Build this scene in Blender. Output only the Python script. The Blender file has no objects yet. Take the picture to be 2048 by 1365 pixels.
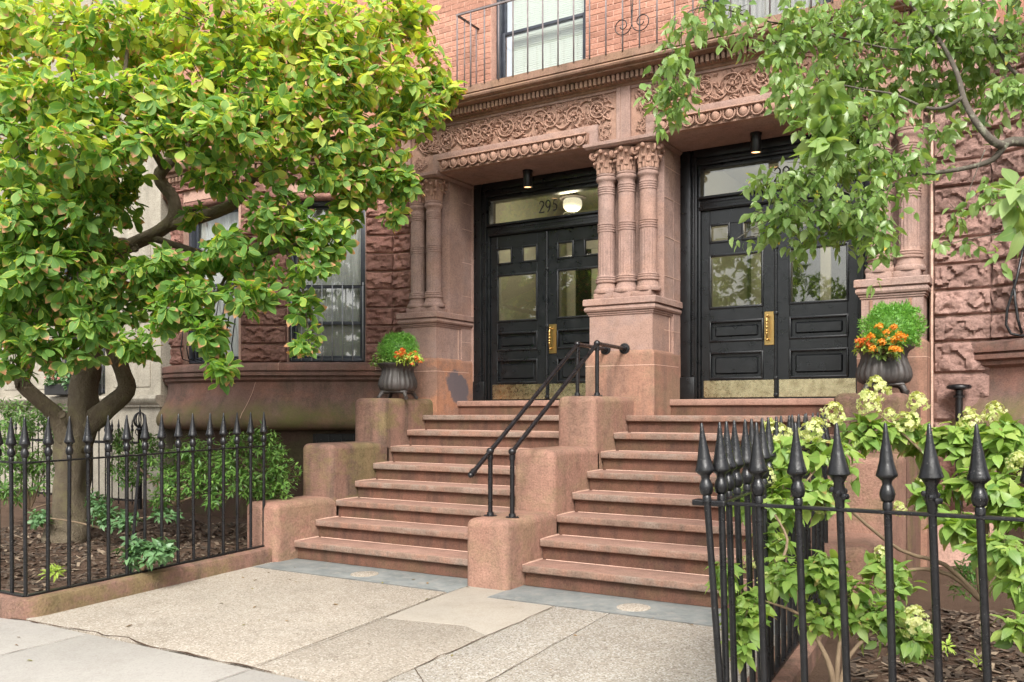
import bpy, bmesh, math, random
import numpy as np
from mathutils import Vector, Matrix, noise
random.seed(11); rng = np.random.default_rng(11)
S = bpy.context.scene
COL = S.collection
PI = math.pi

# ---------------------------------------------------------------- camera, sky, sun, exposure
cam = bpy.data.objects.new('camera', bpy.data.cameras.new('camera'))
COL.objects.link(cam)
cam.location = (0, 0, 1.55)
cam.rotation_euler = (math.radians(90), 0, 0.5519)
cam.data.sensor_width = 36
cam.data.lens = 36 * 1789.75 / 2048
cam.data.shift_y = 0.0690
cam.data.clip_end = 2000
S.camera = cam

SUN_EL, SUN_AZ = math.radians(44), math.radians(152)     # azimuth clockwise from +Y
wd = bpy.data.worlds.new('World'); S.world = wd; wd.use_nodes = True
nt = wd.node_tree
sky = nt.nodes.new('ShaderNodeTexSky'); sky.sky_type = 'NISHITA'; sky.sun_disc = False
sky.sun_elevation = SUN_EL; sky.sun_rotation = SUN_AZ
sky.air_density = 1.0; sky.dust_density = 4.0; sky.ozone_density = 0.6
hs = nt.nodes.new('ShaderNodeHueSaturation'); hs.inputs['Saturation'].default_value = 0.22
nt.links.new(sky.outputs[0], hs.inputs['Color'])
bg = nt.nodes['Background']; bg.inputs[1].default_value = 0.15
nt.links.new(hs.outputs[0], bg.inputs[0])
sun = bpy.data.objects.new('sun', bpy.data.lights.new('sun', 'SUN'))
COL.objects.link(sun)
sun.data.energy = 1.5; sun.data.angle = math.radians(15); sun.data.color = (1, 0.95, 0.87)
sd = Vector((math.sin(SUN_AZ) * math.cos(SUN_EL), math.cos(SUN_AZ) * math.cos(SUN_EL), math.sin(SUN_EL)))
sun.rotation_euler = sd.to_track_quat('Z', 'Y').to_euler()
sun.location = sd * 40
S.view_settings.view_transform = 'Standard'
S.view_settings.look = 'None'
S.view_settings.gamma = 1
S.view_settings.use_curve_mapping = False
S.view_settings.exposure = 1.14
S.cycles.max_bounces = 6; S.cycles.diffuse_bounces = 4; S.cycles.glossy_bounces = 3
S.cycles.transparent_max_bounces = 8; S.cycles.transmission_bounces = 4
S.cycles.use_adaptive_sampling = True; S.cycles.adaptive_threshold = 0.02
S.cycles.use_denoising = True
S.cycles.caustics_reflective = False; S.cycles.caustics_refractive = False

# ---------------------------------------------------------------- materials
class NT:
    def __init__(s, name):
        s.m = bpy.data.materials.new(name); s.m.use_nodes = True
        s.t = s.m.node_tree; s.n = s.t.nodes; s.b = s.n['Principled BSDF']; s.out = s.n['Material Output']
        s._pos = None
    def L(s, a, b): s.t.links.new(a, b)
    def setv(s, sock, v):
        if hasattr(v, 'is_output'): s.L(v, sock)
        elif isinstance(v, tuple) and len(v) == 3 and sock.type == 'RGBA': sock.default_value = (*v, 1)
        else: sock.default_value = v
    def pos(s):
        if s._pos is None: s._pos = s.n.new('ShaderNodeNewGeometry').outputs['Position']
        return s._pos
    def scaled(s, sc, co=None):
        m = s.n.new('ShaderNodeMapping'); m.inputs['Scale'].default_value = sc
        s.L(co or s.pos(), m.inputs['Vector']); return m.outputs[0]
    def noise(s, scale, detail=3, rough=0.55, co=None, dist=0):
        n = s.n.new('ShaderNodeTexNoise'); n.inputs['Scale'].default_value = scale
        n.inputs['Detail'].default_value = detail; n.inputs['Roughness'].default_value = rough
        n.inputs['Distortion'].default_value = dist
        s.L(co or s.pos(), n.inputs['Vector']); return n.outputs['Fac']
    def voro(s, scale, co=None, out='Distance', feature='F1'):
        n = s.n.new('ShaderNodeTexVoronoi'); n.feature = feature; n.inputs['Scale'].default_value = scale
        s.L(co or s.pos(), n.inputs['Vector']); return n.outputs[out]
    def ramp(s, fac, stops):
        r = s.n.new('ShaderNodeValToRGB'); e = r.color_ramp.elements
        while len(e) < len(stops): e.new(0.5)
        for i, (p, c) in enumerate(stops):
            e[i].position = p
            e[i].color = (c, c, c, 1) if not isinstance(c, tuple) else (*c, 1)
        s.L(fac, r.inputs['Fac']); return r.outputs['Color']
    def mix(s, fac, a, b, mode='MIX'):
        m = s.n.new('ShaderNodeMix'); m.data_type = 'RGBA'; m.blend_type = mode
        s.setv(m.inputs[0], fac); s.setv(m.inputs[6], a); s.setv(m.inputs[7], b); return m.outputs[2]
    def math(s, op, a, b=0.0):
        m = s.n.new('ShaderNodeMath'); m.operation = op; s.setv(m.inputs[0], a); s.setv(m.inputs[1], b); return m.outputs[0]
    def bump(s, h, strength, dist):
        b = s.n.new('ShaderNodeBump'); b.inputs['Strength'].default_value = strength; b.inputs['Distance'].default_value = dist
        s.L(h, b.inputs['Height']); s.L(b.outputs[0], s.b.inputs['Normal']); return b.outputs[0]
    def objrand(s): return s.n.new('ShaderNodeObjectInfo').outputs['Random']
    def done(s, col=None, rough=None, metal=None, spec=None):
        if col is not None: s.setv(s.b.inputs['Base Color'], col)
        if rough is not None: s.setv(s.b.inputs['Roughness'], rough)
        if metal is not None: s.b.inputs['Metallic'].default_value = metal
        if spec is not None: s.b.inputs['Specular IOR Level'].default_value = spec
        return s.m

def stone(name, c1, c2, grain=70, bump=0.5, dist=0.006, streak=None, st=0.5, patch=None, pa=0.5, vary=0.0, big=1.3, patch2=None, moss=None):
    t = NT(name)
    col = t.mix(t.ramp(t.noise(big, 4, 0.6), [(0.3, 0.0), (0.7, 1.0)]), c1, c2)
    if vary:
        col = t.mix(1.0, col, t.ramp(t.objrand(), [(0, 1 - vary), (1, 1 + vary * 0.6)]), 'MULTIPLY')
    if streak:
        f = t.ramp(t.noise(2.2, 5, 0.65, t.scaled((2.2, 2.2, 0.28)), 0.4), [(0.45, 0.0), (0.62, st)])
        col = t.mix(f, col, streak)
    if patch:
        f = t.ramp(t.noise(1.7, 5, 0.7, t.scaled((1, 1, 1.6))), [(0.48, 0.0), (0.60, pa)])
        col = t.mix(f, col, patch)
    if patch2:
        f = t.ramp(t.noise(2.9, 4, 0.7, t.scaled((1.3, 1, 0.7))), [(0.58, 0.0), (0.7, 0.5)])
        col = t.mix(f, col, patch2)
    g = t.noise(grain, 5, 0.7)
    g2 = t.noise(grain * 0.33, 4, 0.6)
    col = t.mix(1.0, col, t.ramp(g, [(0.25, 0.55), (0.5, 1.0), (0.78, 1.3)]), 'MULTIPLY')
    col = t.mix(1.0, col, t.ramp(t.noise(grain * 0.12, 5, 0.75), [(0.3, 0.80), (0.5, 1.0), (0.7, 1.14)]), 'MULTIPLY')
    if moss:
        sp = t.n.new('ShaderNodeSeparateXYZ'); t.L(t.pos(), sp.inputs[0])
        zz = t.math('ADD', sp.outputs[2], t.math('MULTIPLY', t.noise(2.5, 4, 0.7), 0.35))
        band = t.ramp(t.math('MULTIPLY', t.math('SUBTRACT', zz, 1.2), 1.2), [(0.22, 0.0), (0.38, 1.0), (0.6, 1.0), (0.85, 0.0)])
        col = t.mix(t.math('MULTIPLY', band, t.ramp(t.noise(3.1, 5, 0.7), [(0.35, 0.15), (0.65, 0.85)])), col, moss)
    h = t.math('ADD', g, t.math('MULTIPLY', g2, 0.9))
    t.bump(h, bump, dist)
    return t.done(col, 0.88, spec=0.25)

M = {}
M['stone'] = stone('brownstone_dressed', (0.337, 0.236, 0.201), (0.293, 0.183, 0.148), streak=(0.229, 0.166, 0.145), st=0.4, patch=(0.332, 0.201, 0.148), pa=0.45)
M['stone_base'] = stone('brownstone_pier_base', (0.318, 0.173, 0.116), (0.260, 0.143, 0.105), streak=(0.140, 0.094, 0.075), st=0.6, patch=(0.235, 0.167, 0.109), pa=0.5)
def add_stain(mat, cy, cz, ry, rz, xmin, colr):
    t = NT.__new__(NT); t.m = mat; t.t = mat.node_tree; t.n = t.t.nodes; t.b = t.n['Principled BSDF']; t._pos = None
    src = t.b.inputs['Base Color'].links[0].from_socket
    sp = t.n.new('ShaderNodeSeparateXYZ'); t.L(t.pos(), sp.inputs[0])
    dy = t.math('DIVIDE', t.math('SUBTRACT', sp.outputs[1], cy), ry); dz = t.math('DIVIDE', t.math('SUBTRACT', sp.outputs[2], cz), rz)
    dy = t.math('ADD', dy, t.math('MULTIPLY', dz, 0.3))
    e = t.math('POWER', t.math('ADD', t.math('MULTIPLY', dy, dy), t.math('MULTIPLY', dz, dz)), 0.5)
    e = t.math('ADD', e, t.math('MULTIPLY', t.math('SUBTRACT', t.noise(7, 5, 0.7), 0.5), 1.1))
    f = t.math('MULTIPLY', t.ramp(e, [(0.80, 0.92), (0.93, 0.0)]), t.math('GREATER_THAN', sp.outputs[0], xmin))
    t.L(t.mix(f, src, colr), t.b.inputs['Base Color'])
M['stone_stained'] = stone('brownstone_plinth_repaired', (0.325, 0.177, 0.119), (0.266, 0.146, 0.108), streak=(0.143, 0.095, 0.076), st=0.6, patch=(0.386, 0.175, 0.092), pa=0.6)
add_stain(M['stone_stained'], 9.74, 1.86, .27, .26, -6.88, (0.10, 0.088, 0.098))
M['cheek'] = stone('brownstone_cheek', (0.338, 0.198, 0.147), (0.282, 0.151, 0.111), grain=55, bump=0.9, dist=0.012, streak=(0.180, 0.119, 0.086), st=0.5, patch=(0.247, 0.181, 0.104), pa=0.45, vary=0.12)
M['cheek_dark'] = stone('brownstone_cheek_weathered', (0.266, 0.154, 0.116), (0.206, 0.116, 0.087), grain=55, bump=0.9, dist=0.012, streak=(0.099, 0.070, 0.052), st=0.75, patch=(0.186, 0.151, 0.063), pa=0.6, vary=0.12)
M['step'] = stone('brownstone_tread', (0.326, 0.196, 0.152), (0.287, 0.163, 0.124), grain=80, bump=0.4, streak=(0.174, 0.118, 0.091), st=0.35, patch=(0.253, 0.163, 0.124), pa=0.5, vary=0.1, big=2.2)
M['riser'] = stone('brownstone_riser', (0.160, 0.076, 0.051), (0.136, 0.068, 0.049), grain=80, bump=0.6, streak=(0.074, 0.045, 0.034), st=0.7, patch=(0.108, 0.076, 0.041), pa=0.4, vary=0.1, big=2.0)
M['rock'] = stone('brownstone_rock_face', (0.333, 0.180, 0.142), (0.269, 0.132, 0.106), grain=28, bump=1.0, dist=0.022, vary=0.3, streak=(0.126, 0.072, 0.062), st=0.4)
M['rock_light'] = stone('brownstone_rock_face_pale', (0.330, 0.211, 0.177), (0.281, 0.166, 0.137), grain=28, bump=1.0, dist=0.022, vary=0.24)
M['drum'] = stone('brownstone_bay_base', (0.219, 0.132, 0.110), (0.162, 0.092, 0.075), grain=70, bump=0.5, streak=(0.098, 0.075, 0.057), st=0.6, patch=(0.267, 0.123, 0.088), pa=0.45, moss=(0.143, 0.140, 0.045))
M['relief'] = stone('brownstone_carved', (0.363, 0.228, 0.173), (0.316, 0.183, 0.131), grain=90, bump=0.3, streak=(0.255, 0.161, 0.120), st=0.35)
M['cornice'] = stone('brownstone_cornice', (0.279, 0.176, 0.124), (0.222, 0.131, 0.095), grain=70, bump=0.5, streak=(0.127, 0.084, 0.059), st=0.6, patch=(0.266, 0.163, 0.098), pa=0.4)
M['basement'] = stone('basement_stone', (0.090, 0.054, 0.039), (0.066, 0.042, 0.030), grain=50, bump=0.6, patch=(0.072, 0.072, 0.030))
M['cream'] = stone('limestone', (0.367, 0.337, 0.275), (0.318, 0.287, 0.233), grain=40, bump=0.15, streak=(0.220, 0.196, 0.159), st=0.4)
M['mortar'] = stone('mortar', (0.515, 0.336, 0.269), (0.448, 0.280, 0.224), grain=60, bump=0.3)
M['brick_mortar'] = stone('brick_mortar', (0.598, 0.368, 0.287), (0.529, 0.310, 0.241), grain=60, bump=0.3)
M['brick'] = stone('red_brick', (0.461, 0.243, 0.176), (0.400, 0.196, 0.138), grain=50, bump=0.3, dist=0.003, vary=0.2)
M['light_mortar'] = stone('pale_pointing', (0.62, 0.42, 0.33), (0.55, 0.36, 0.28), grain=80, bump=0.2)
M['nosing'] = stone('worn_nosing', (0.248, 0.170, 0.129), (0.202, 0.133, 0.101), grain=60, bump=0.9, dist=0.01, streak=(0.304, 0.161, 0.115), st=0.7, patch=(0.276, 0.230, 0.193), pa=0.5, vary=0.12, big=3)
M['patch_grey'] = stone('grey_repair_mortar', (0.115, 0.10, 0.115), (0.085, 0.08, 0.09), grain=70, bump=0.4)

def concrete(name, c1, c2, speck, dark, amt):
    t = NT(name)
    col = t.mix(t.ramp(t.noise(1.1, 5, 0.6), [(0.3, 0.0), (0.7, 1.0)]), c1, c2)
    col = t.mix(t.ramp(t.noise(2.6, 5, 0.7), [(0.5, 0.0), (0.68, 0.4)]), col, dark)
    col = t.mix(t.ramp(t.noise(0.8, 6, 0.75), [(0.5, 0.0), (0.62, 0.25)]), col, dark)
    col = t.mix(t.ramp(t.voro(3.1), [(0.012, 0.55), (0.03, 0.0)]), col, (0.10, 0.09, 0.08))
    v = t.voro(95, out='Color')
    sep = t.n.new('ShaderNodeSeparateColor'); t.L(v, sep.inputs[0])
    col = t.mix(t.ramp(sep.outputs[0], [(0.70, 0.0), (0.76, amt)]), col, speck)
    col = t.mix(t.ramp(sep.outputs[1], [(0.80, 0.0), (0.86, amt)]), col, dark)
    col = t.mix(t.ramp(t.noise(23, 4, 0.7), [(0.62, 0.0), (0.75, 0.5 * amt)]), col, dark)
    col = t.mix(1.0, col, t.ramp(t.noise(0.55, 5, 0.7), [(0.35, 0.86), (0.5, 1.0), (0.66, 1.10)]), 'MULTIPLY')
    col = t.mix(t.ramp(t.noise(5.5, 6, 0.8), [(0.56, 0.0), (0.7, 0.3)]), col, dark)
    d = t.voro(95); h = t.math('ADD', d, t.noise(140, 3, 0.6))
    t.bump(h, 0.25 * amt + 0.08, 0.004)
    return t.done(col, 0.9, spec=0.2)
M['aggregate'] = concrete('exposed_aggregate_concrete', (0.366, 0.323, 0.266), (0.320, 0.277, 0.226), (0.457, 0.422, 0.366), (0.204, 0.169, 0.131), 0.75)
M['aggregate2'] = concrete('brown_aggregate_concrete', (0.359, 0.329, 0.281), (0.309, 0.273, 0.224), (0.452, 0.434, 0.399), (0.185, 0.156, 0.124), 0.85)
M['concrete'] = concrete('smooth_concrete', (0.372, 0.336, 0.285), (0.336, 0.300, 0.249), (0.408, 0.366, 0.316), (0.254, 0.214, 0.171), 0.3)
M['sidewalk'] = concrete('city_concrete', (0.406, 0.384, 0.352), (0.361, 0.340, 0.306), (0.445, 0.419, 0.382), (0.277, 0.254, 0.224), 0.3)
t = NT('slate'); c = t.mix(t.ramp(t.noise(2.2, 6, 0.75), [(0.35, 0.0), (0.65, 1.0)]), (0.125, 0.14, 0.14), (0.235, 0.245, 0.235))
c = t.mix(t.ramp(t.noise(9, 5, 0.7), [(0.5, 0.0), (0.68, 0.55)]), c, (0.30, 0.28, 0.245))
t.bump(t.noise(14, 6, 0.7, t.scaled((1, 2.5, 1))), 0.4, 0.01); M['slate'] = t.done(c, 0.75)
t = NT('soil'); c = t.mix(t.noise(5, 6, 0.75), (0.07, 0.046, 0.033), (0.16, 0.105, 0.075))
c = t.mix(t.ramp(t.noise(45, 4, 0.7), [(0.6, 0.0), (0.7, 0.7)]), c, (0.20, 0.14, 0.095))
t.bump(t.noise(30, 6, 0.75), 1.0, 0.03); M['soil'] = t.done(c, 0.95, spec=0.1)
t = NT('bark_chips'); c = t.ramp(t.n.new('ShaderNodeNewGeometry').outputs['Random Per Island'], [(0, (0.035, 0.024, 0.017)), (0.5, (0.085, 0.06, 0.042)), (0.8, (0.16, 0.115, 0.08)), (1, (0.30, 0.23, 0.16))])
M['chips'] = t.done(c, 0.9)
t = NT('asphalt'); M['asphalt'] = t.done(t.mix(t.noise(40, 4), (0.04, 0.04, 0.042), (0.06, 0.06, 0.06)), 0.9)

def paint(name, c, rough=0.35, bump=0.25, sc=60, dust=0.0, rust=0.0):
    t = NT(name); n = t.noise(sc, 4, 0.6)
    col = t.mix(t.ramp(t.noise(7, 5, 0.7), [(0.5, 0.0), (0.75, 1.0)]), c, tuple(x * 1.7 + 0.003 for x in c))
    if dust:
        col = t.mix(t.ramp(t.noise(190, 2, 0.6), [(0.70, 0.0), (0.76, dust)]), col, (0.5, 0.46, 0.42))
    if rust: col = t.mix(t.ramp(t.noise(16, 6, 0.8), [(0.64, 0.0), (0.72, rust)]), col, (0.10, 0.045, 0.025))
    t.bump(n, bump, 0.004)
    return t.done(col, t.ramp(t.noise(12, 4), [(0.3, rough * 0.75), (0.7, rough * 1.35)]), spec=0.5)
M['iron'] = paint('black_iron_paint', (0.006, 0.006, 0.007), 0.30, 0.6, 45, 0.45, 0.6)
M['pipe'] = paint('black_pipe_paint', (0.008, 0.007, 0.008), 0.3, 0.2, 60, 0.2)
M['door'] = paint('black_door_paint', (0.005, 0.006, 0.007), 0.32, 0.25, 25, 0.25)
M['frame'] = paint('dark_window_paint', (0.035, 0.04, 0.052), 0.4, 0.2, 40, 0.2)
M['grey_iron'] = paint('weathered_balcony_iron', (0.165, 0.138, 0.138), 0.6, 0.2)
M['bar_sheen'] = paint('window_bars_painted_sheen', (0.26, 0.27, 0.29), 0.4, 0.1)  # pale grey puts the bright reflections on the iron bars into their colour
M['urn'] = paint('cast_iron_urn', (0.055, 0.048, 0.045), 0.5, 0.4, 35, 0.1)
M['red'] = paint('red_enamel', (0.35, 0.012, 0.012), 0.35, 0.05)
t = NT('brass'); M['brass'] = t.done(t.mix(t.noise(14, 5, 0.7), (0.60, 0.42, 0.17), (0.42, 0.27, 0.09)), 0.34, metal=1.0)
t = NT('brass_kick_plate'); t.bump(t.noise(60, 4, 0.7), 0.15, 0.002)
M['kick'] = t.done(t.mix(t.ramp(t.noise(9, 6, 0.75), [(0.45, 0.0), (0.65, 1.0)]), (0.627, 0.543, 0.336), (0.380, 0.310, 0.180)), t.ramp(t.noise(25, 5, 0.7), [(0.3, 0.16), (0.7, 0.42)]), metal=1.0)
t = NT('lichen'); M['plaster'] = t.done(t.mix(t.noise(2, 3), (0.42, 0.41, 0.34), (0.36, 0.35, 0.29)), 0.9)
t = NT('white_joinery'); M['white'] = t.done((0.62, 0.60, 0.54), 0.6)
t = NT('dark_interior'); M['dark'] = t.done((0.02, 0.02, 0.02), 0.9)
t = NT('floor_tile'); M['tile'] = t.done((0.22, 0.18, 0.13), 0.5)
t = NT('sheer_curtain'); M['curtain'] = t.done(t.mix(t.noise(30, 3, 0.6, t.scaled((6, 6, 0.3))), (0.36, 0.375, 0.37), (0.46, 0.47, 0.46)), 0.95)
t = NT('speckled_screen'); M['screen'] = t.done(t.mix(t.noise(160, 3, 0.7), (0.17, 0.17, 0.165), (0.36, 0.36, 0.345)), 0.85)
t = NT('window_blind'); M['blind'] = t.done((0.58, 0.64, 0.59), 0.8)
def glass(name, tint, f0):
    t = NT(name); t.n.remove(t.b)
    tr = t.n.new('ShaderNodeBsdfTransparent'); tr.inputs[0].default_value = (*tint, 1)
    gl = t.n.new('ShaderNodeBsdfGlossy'); gl.inputs['Roughness'].default_value = 0.015
    gl.inputs['Color'].default_value = (1, 1, 1, 1)
    bp = t.n.new('ShaderNodeBump'); bp.inputs['Strength'].default_value = 0.06; bp.inputs['Distance'].default_value = 0.02
    t.L(t.noise(2.5, 2), bp.inputs['Height']); t.L(bp.outputs[0], gl.inputs['Normal'])
    ge = t.n.new('ShaderNodeNewGeometry'); dt = t.n.new('ShaderNodeVectorMath'); dt.operation = 'DOT_PRODUCT'
    t.L(ge.outputs['Normal'], dt.inputs[0]); t.L(ge.outputs['Incoming'], dt.inputs[1])
    k = t.math('SUBTRACT', 1.0, t.math('ABSOLUTE', dt.outputs['Value']))
    fr = t.math('ADD', t.math('MULTIPLY', t.math('POWER', k, 5.0), 0.95), 0.04)
    ms = t.n.new('ShaderNodeMixShader')
    t.L(t.math('ADD', fr, f0), ms.inputs[0]); t.L(tr.outputs[0], ms.inputs[1]); t.L(gl.outputs[0], ms.inputs[2])
    t.L(ms.outputs[0], t.out.inputs[0]); return t.m
M['glass'] = glass('window_glass', (0.96, 0.965, 0.955), 0.015)
M['door_glass'] = glass('door_glass', (0.88, 0.88, 0.80), 0.05)
def emit(name, c, s):
    t = NT(name); t.b.inputs['Emission Color'].default_value = (*c, 1); t.b.inputs['Emission Strength'].default_value = s
    return t.done(c, 0.5)
M['lamp'] = emit('lit_lamp_glass', (1.0, 0.93, 0.78), 0.5)
M['bulb'] = emit('warm_bulb', (1.0, 0.55, 0.25), 1.6)
t = NT('grey_bark'); n1 = t.noise(9, 6, 0.7, t.scaled((1, 1, 0.5)))
c = t.mix(n1, (0.085, 0.066, 0.045), (0.225, 0.185, 0.13))
c = t.mix(t.ramp(t.noise(4, 4, 0.7), [(0.5, 0.0), (0.7, 0.6)]), c, (0.24, 0.215, 0.11))
t.bump(t.math('ADD', n1, t.noise(50, 5, 0.7)), 1.0, 0.03); M['bark'] = t.done(c, 0.9, spec=0.2)
t = NT('lichened_bark'); n1 = t.noise(14, 6, 0.7)
c = t.mix(n1, (0.05, 0.042, 0.035), (0.15, 0.13, 0.105)); c = t.mix(t.ramp(t.noise(20, 4, 0.7), [(0.55, 0.0), (0.65, 0.6)]), c, (0.27, 0.28, 0.20))
t.bump(n1, 0.7, 0.01); M['bark2'] = t.done(c, 0.9, spec=0.2)
t = NT('woody_stem'); M['stem'] = t.done(t.mix(t.noise(25, 4), (0.13, 0.085, 0.05), (0.26, 0.19, 0.12)), 0.9)

def leafmat(name, cols, margin=None, m_amt=0.8, tip=None, tip_p=0.7, transl=0.35, rough=0.42, vein=0.25):
    t = NT(name)
    geo = t.n.new('ShaderNodeNewGeometry')
    r = t.math('FRACT', t.math('ADD', geo.outputs['Random Per Island'], t.objrand()))
    k = len(cols)
    col = t.ramp(r, [(i / (k - 1), c) for i, c in enumerate(cols)])
    uv = t.n.new('ShaderNodeUVMap').outputs[0]
    sep = t.n.new('ShaderNodeSeparateXYZ'); t.L(uv, sep.inputs[0])
    au = t.math('ABSOLUTE', t.math('SUBTRACT', sep.outputs[0], 0.5))
    if margin:
        nz = t.noise(20, 3, 0.6)
        e = t.math('ADD', t.math('MULTIPLY', au, 2.0), t.math('MULTIPLY', t.math('SUBTRACT', nz, 0.5), 0.5))
        r2 = t.math('FRACT', t.math('MULTIPLY', r, 7.31))
        col = t.mix(t.math('MULTIPLY', t.ramp(e, [(0.70, 0.0), (0.98, m_amt)]), r2), col, margin)
    if tip:
        r3 = t.ramp(t.math('FRACT', t.math('MULTIPLY', r, 13.7)), [(tip_p, 0.0), (tip_p + 0.05, 1.0)])
        f = t.math('MULTIPLY', t.ramp(t.math('ADD', sep.outputs[1], t.math('MULTIPLY', t.noise(30, 3), 0.3)), [(0.85, 0.0), (1.0, 0.9)]), r3)
        col = t.mix(f, col, tip)
    ve = t.math('MULTIPLY', t.ramp(au, [(0.0, 1.0), (0.05, 0.0)]), vein)
    col = t.mix(ve, col, (0.42, 0.46, 0.18))
    t.done(col, rough, spec=0.45)
    tr = t.n.new('ShaderNodeBsdfTranslucent')
    t.L(t.mix(1.0, col, (1.5, 1.45, 0.6), 'MULTIPLY'), tr.inputs[0])
    ms = t.n.new('ShaderNodeMixShader'); ms.inputs[0].default_value = transl
    t.L(t.b.outputs[0], ms.inputs[1]); t.L(tr.outputs[0], ms.inputs[2]); t.L(ms.outputs[0], t.out.inputs[0])
    return t.m
M['mag'] = leafmat('magnolia_leaf', [(0.096, 0.224, 0.048), (0.160, 0.323, 0.066), (0.128, 0.274, 0.066), (0.236, 0.391, 0.088)], (0.640, 0.672, 0.134), 0.8, (0.640, 0.294, 0.177), 0.72, transl=0.5, rough=0.58)
M['mag2'] = leafmat('sun_yellowed_magnolia_leaf', [(0.218, 0.382, 0.083), (0.401, 0.553, 0.105), (0.536, 0.589, 0.094), (0.335, 0.484, 0.105)], (0.800, 0.692, 0.165), 0.8, (0.568, 0.277, 0.187), 0.45, transl=0.48, rough=0.6)
M['crab'] = leafmat('fruit_tree_leaf', [(0.144, 0.253, 0.075), (0.220, 0.355, 0.100), (0.285, 0.392, 0.142), (0.187, 0.289, 0.092)], None, tip=(0.684, 0.466, 0.067), tip_p=0.94, transl=0.38, rough=0.33)
M['hyd'] = leafmat('hydrangea_leaf', [(0.120, 0.233, 0.054), (0.260, 0.403, 0.081), (0.190, 0.318, 0.068), (0.340, 0.445, 0.108), (0.150, 0.265, 0.072)], None, tip=(0.300, 0.212, 0.072), tip_p=0.9, transl=0.35)
M['shrub'] = leafmat('andromeda_leaf', [(0.059, 0.147, 0.033), (0.104, 0.222, 0.044), (0.192, 0.341, 0.074), (0.082, 0.178, 0.041)], None, transl=0.25, rough=0.35)
M['ground_leaf'] = leafmat('pachysandra_leaf', [(0.090, 0.195, 0.083), (0.143, 0.270, 0.120), (0.112, 0.225, 0.090)], None, transl=0.25)
M['light_leaf'] = leafmat('lime_leaf', [(0.338, 0.494, 0.078), (0.468, 0.598, 0.130), (0.390, 0.546, 0.104)], None, transl=0.35)
M['topiary'] = leafmat('clipped_evergreen_sprig', [(0.091, 0.247, 0.039), (0.156, 0.364, 0.058), (0.234, 0.468, 0.078), (0.117, 0.286, 0.058)], None, transl=0.3, vein=0)
M['orange'] = leafmat('orange_petal', [(0.62, 0.17, 0.03), (0.72, 0.24, 0.04), (0.66, 0.13, 0.04)], None, transl=0.3, vein=0)
M['marigold'] = leafmat('golden_petal', [(0.70, 0.28, 0.02), (0.75, 0.36, 0.03), (0.62, 0.20, 0.03)], None, transl=0.3, vein=0)
M['litter'] = leafmat('dry_leaf', [(0.20, 0.11, 0.05), (0.30, 0.19, 0.08), (0.13, 0.08, 0.045), (0.26, 0.24, 0.07)], None, transl=0.15, vein=0)
M['pink'] = leafmat('pink_petal', [(0.70, 0.32, 0.34), (0.78, 0.45, 0.45), (0.6, 0.25, 0.3)], None, transl=0.3, vein=0)
M['floret'] = leafmat('hydrangea_floret', [(0.52, 0.58, 0.24), (0.64, 0.67, 0.34), (0.60, 0.60, 0.30), (0.46, 0.55, 0.2)], None, transl=0.35, vein=0)
t = NT('crab_apple_skin'); M['fruit'] = t.done(t.mix(t.noise(30, 3), (0.42, 0.17, 0.06), (0.46, 0.28, 0.09)), 0.4)

# ---------------------------------------------------------------- mesh helpers
WL = {}
def W(o): return WL[o.name] if o is not None else Vector((0, 0, 0))
def link(name, me, parent=None, loc=(0, 0, 0), rot=None, scl=None):
    o = bpy.data.objects.new(name, me); COL.objects.link(o)
    loc = Vector(loc)
    o.parent = parent; o.location = loc - W(parent)
    if rot: o.rotation_euler = rot
    if scl: o.scale = scl
    WL[o.name] = loc
    return o
def tag(o, label=None, cat=None, group=None, kind=None):
    if label: o['label'] = label
    if cat: o['category'] = cat
    if group: o['group'] = group
    if kind: o['kind'] = kind
    return o
def thing(name, loc, label, cat, group=None):
    return tag(link(name, None, None, loc), label, cat, group)

_rb = {}
def rbox(dx, dy, dz, bev, seg=2):
    k = (round(dx, 4), round(dy, 4), round(dz, 4), round(bev, 4), seg)
    if k not in _rb:
        bm = bmesh.new(); bmesh.ops.create_cube(bm, size=1.0)
        for v in bm.verts: v.co = Vector((v.co.x * dx, v.co.y * dy, v.co.z * dz))
        if bev > 0:
            bmesh.ops.bevel(bm, geom=bm.edges[:] , offset=min(bev, dx * .45, dy * .45, dz * .45), segments=seg, profile=0.5, affect='EDGES')
        bm.verts.index_update()
        _rb[k] = ([tuple(v.co) for v in bm.verts], [[v.index for v in f.verts] for f in bm.faces]); bm.free()
    return _rb[k]

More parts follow.
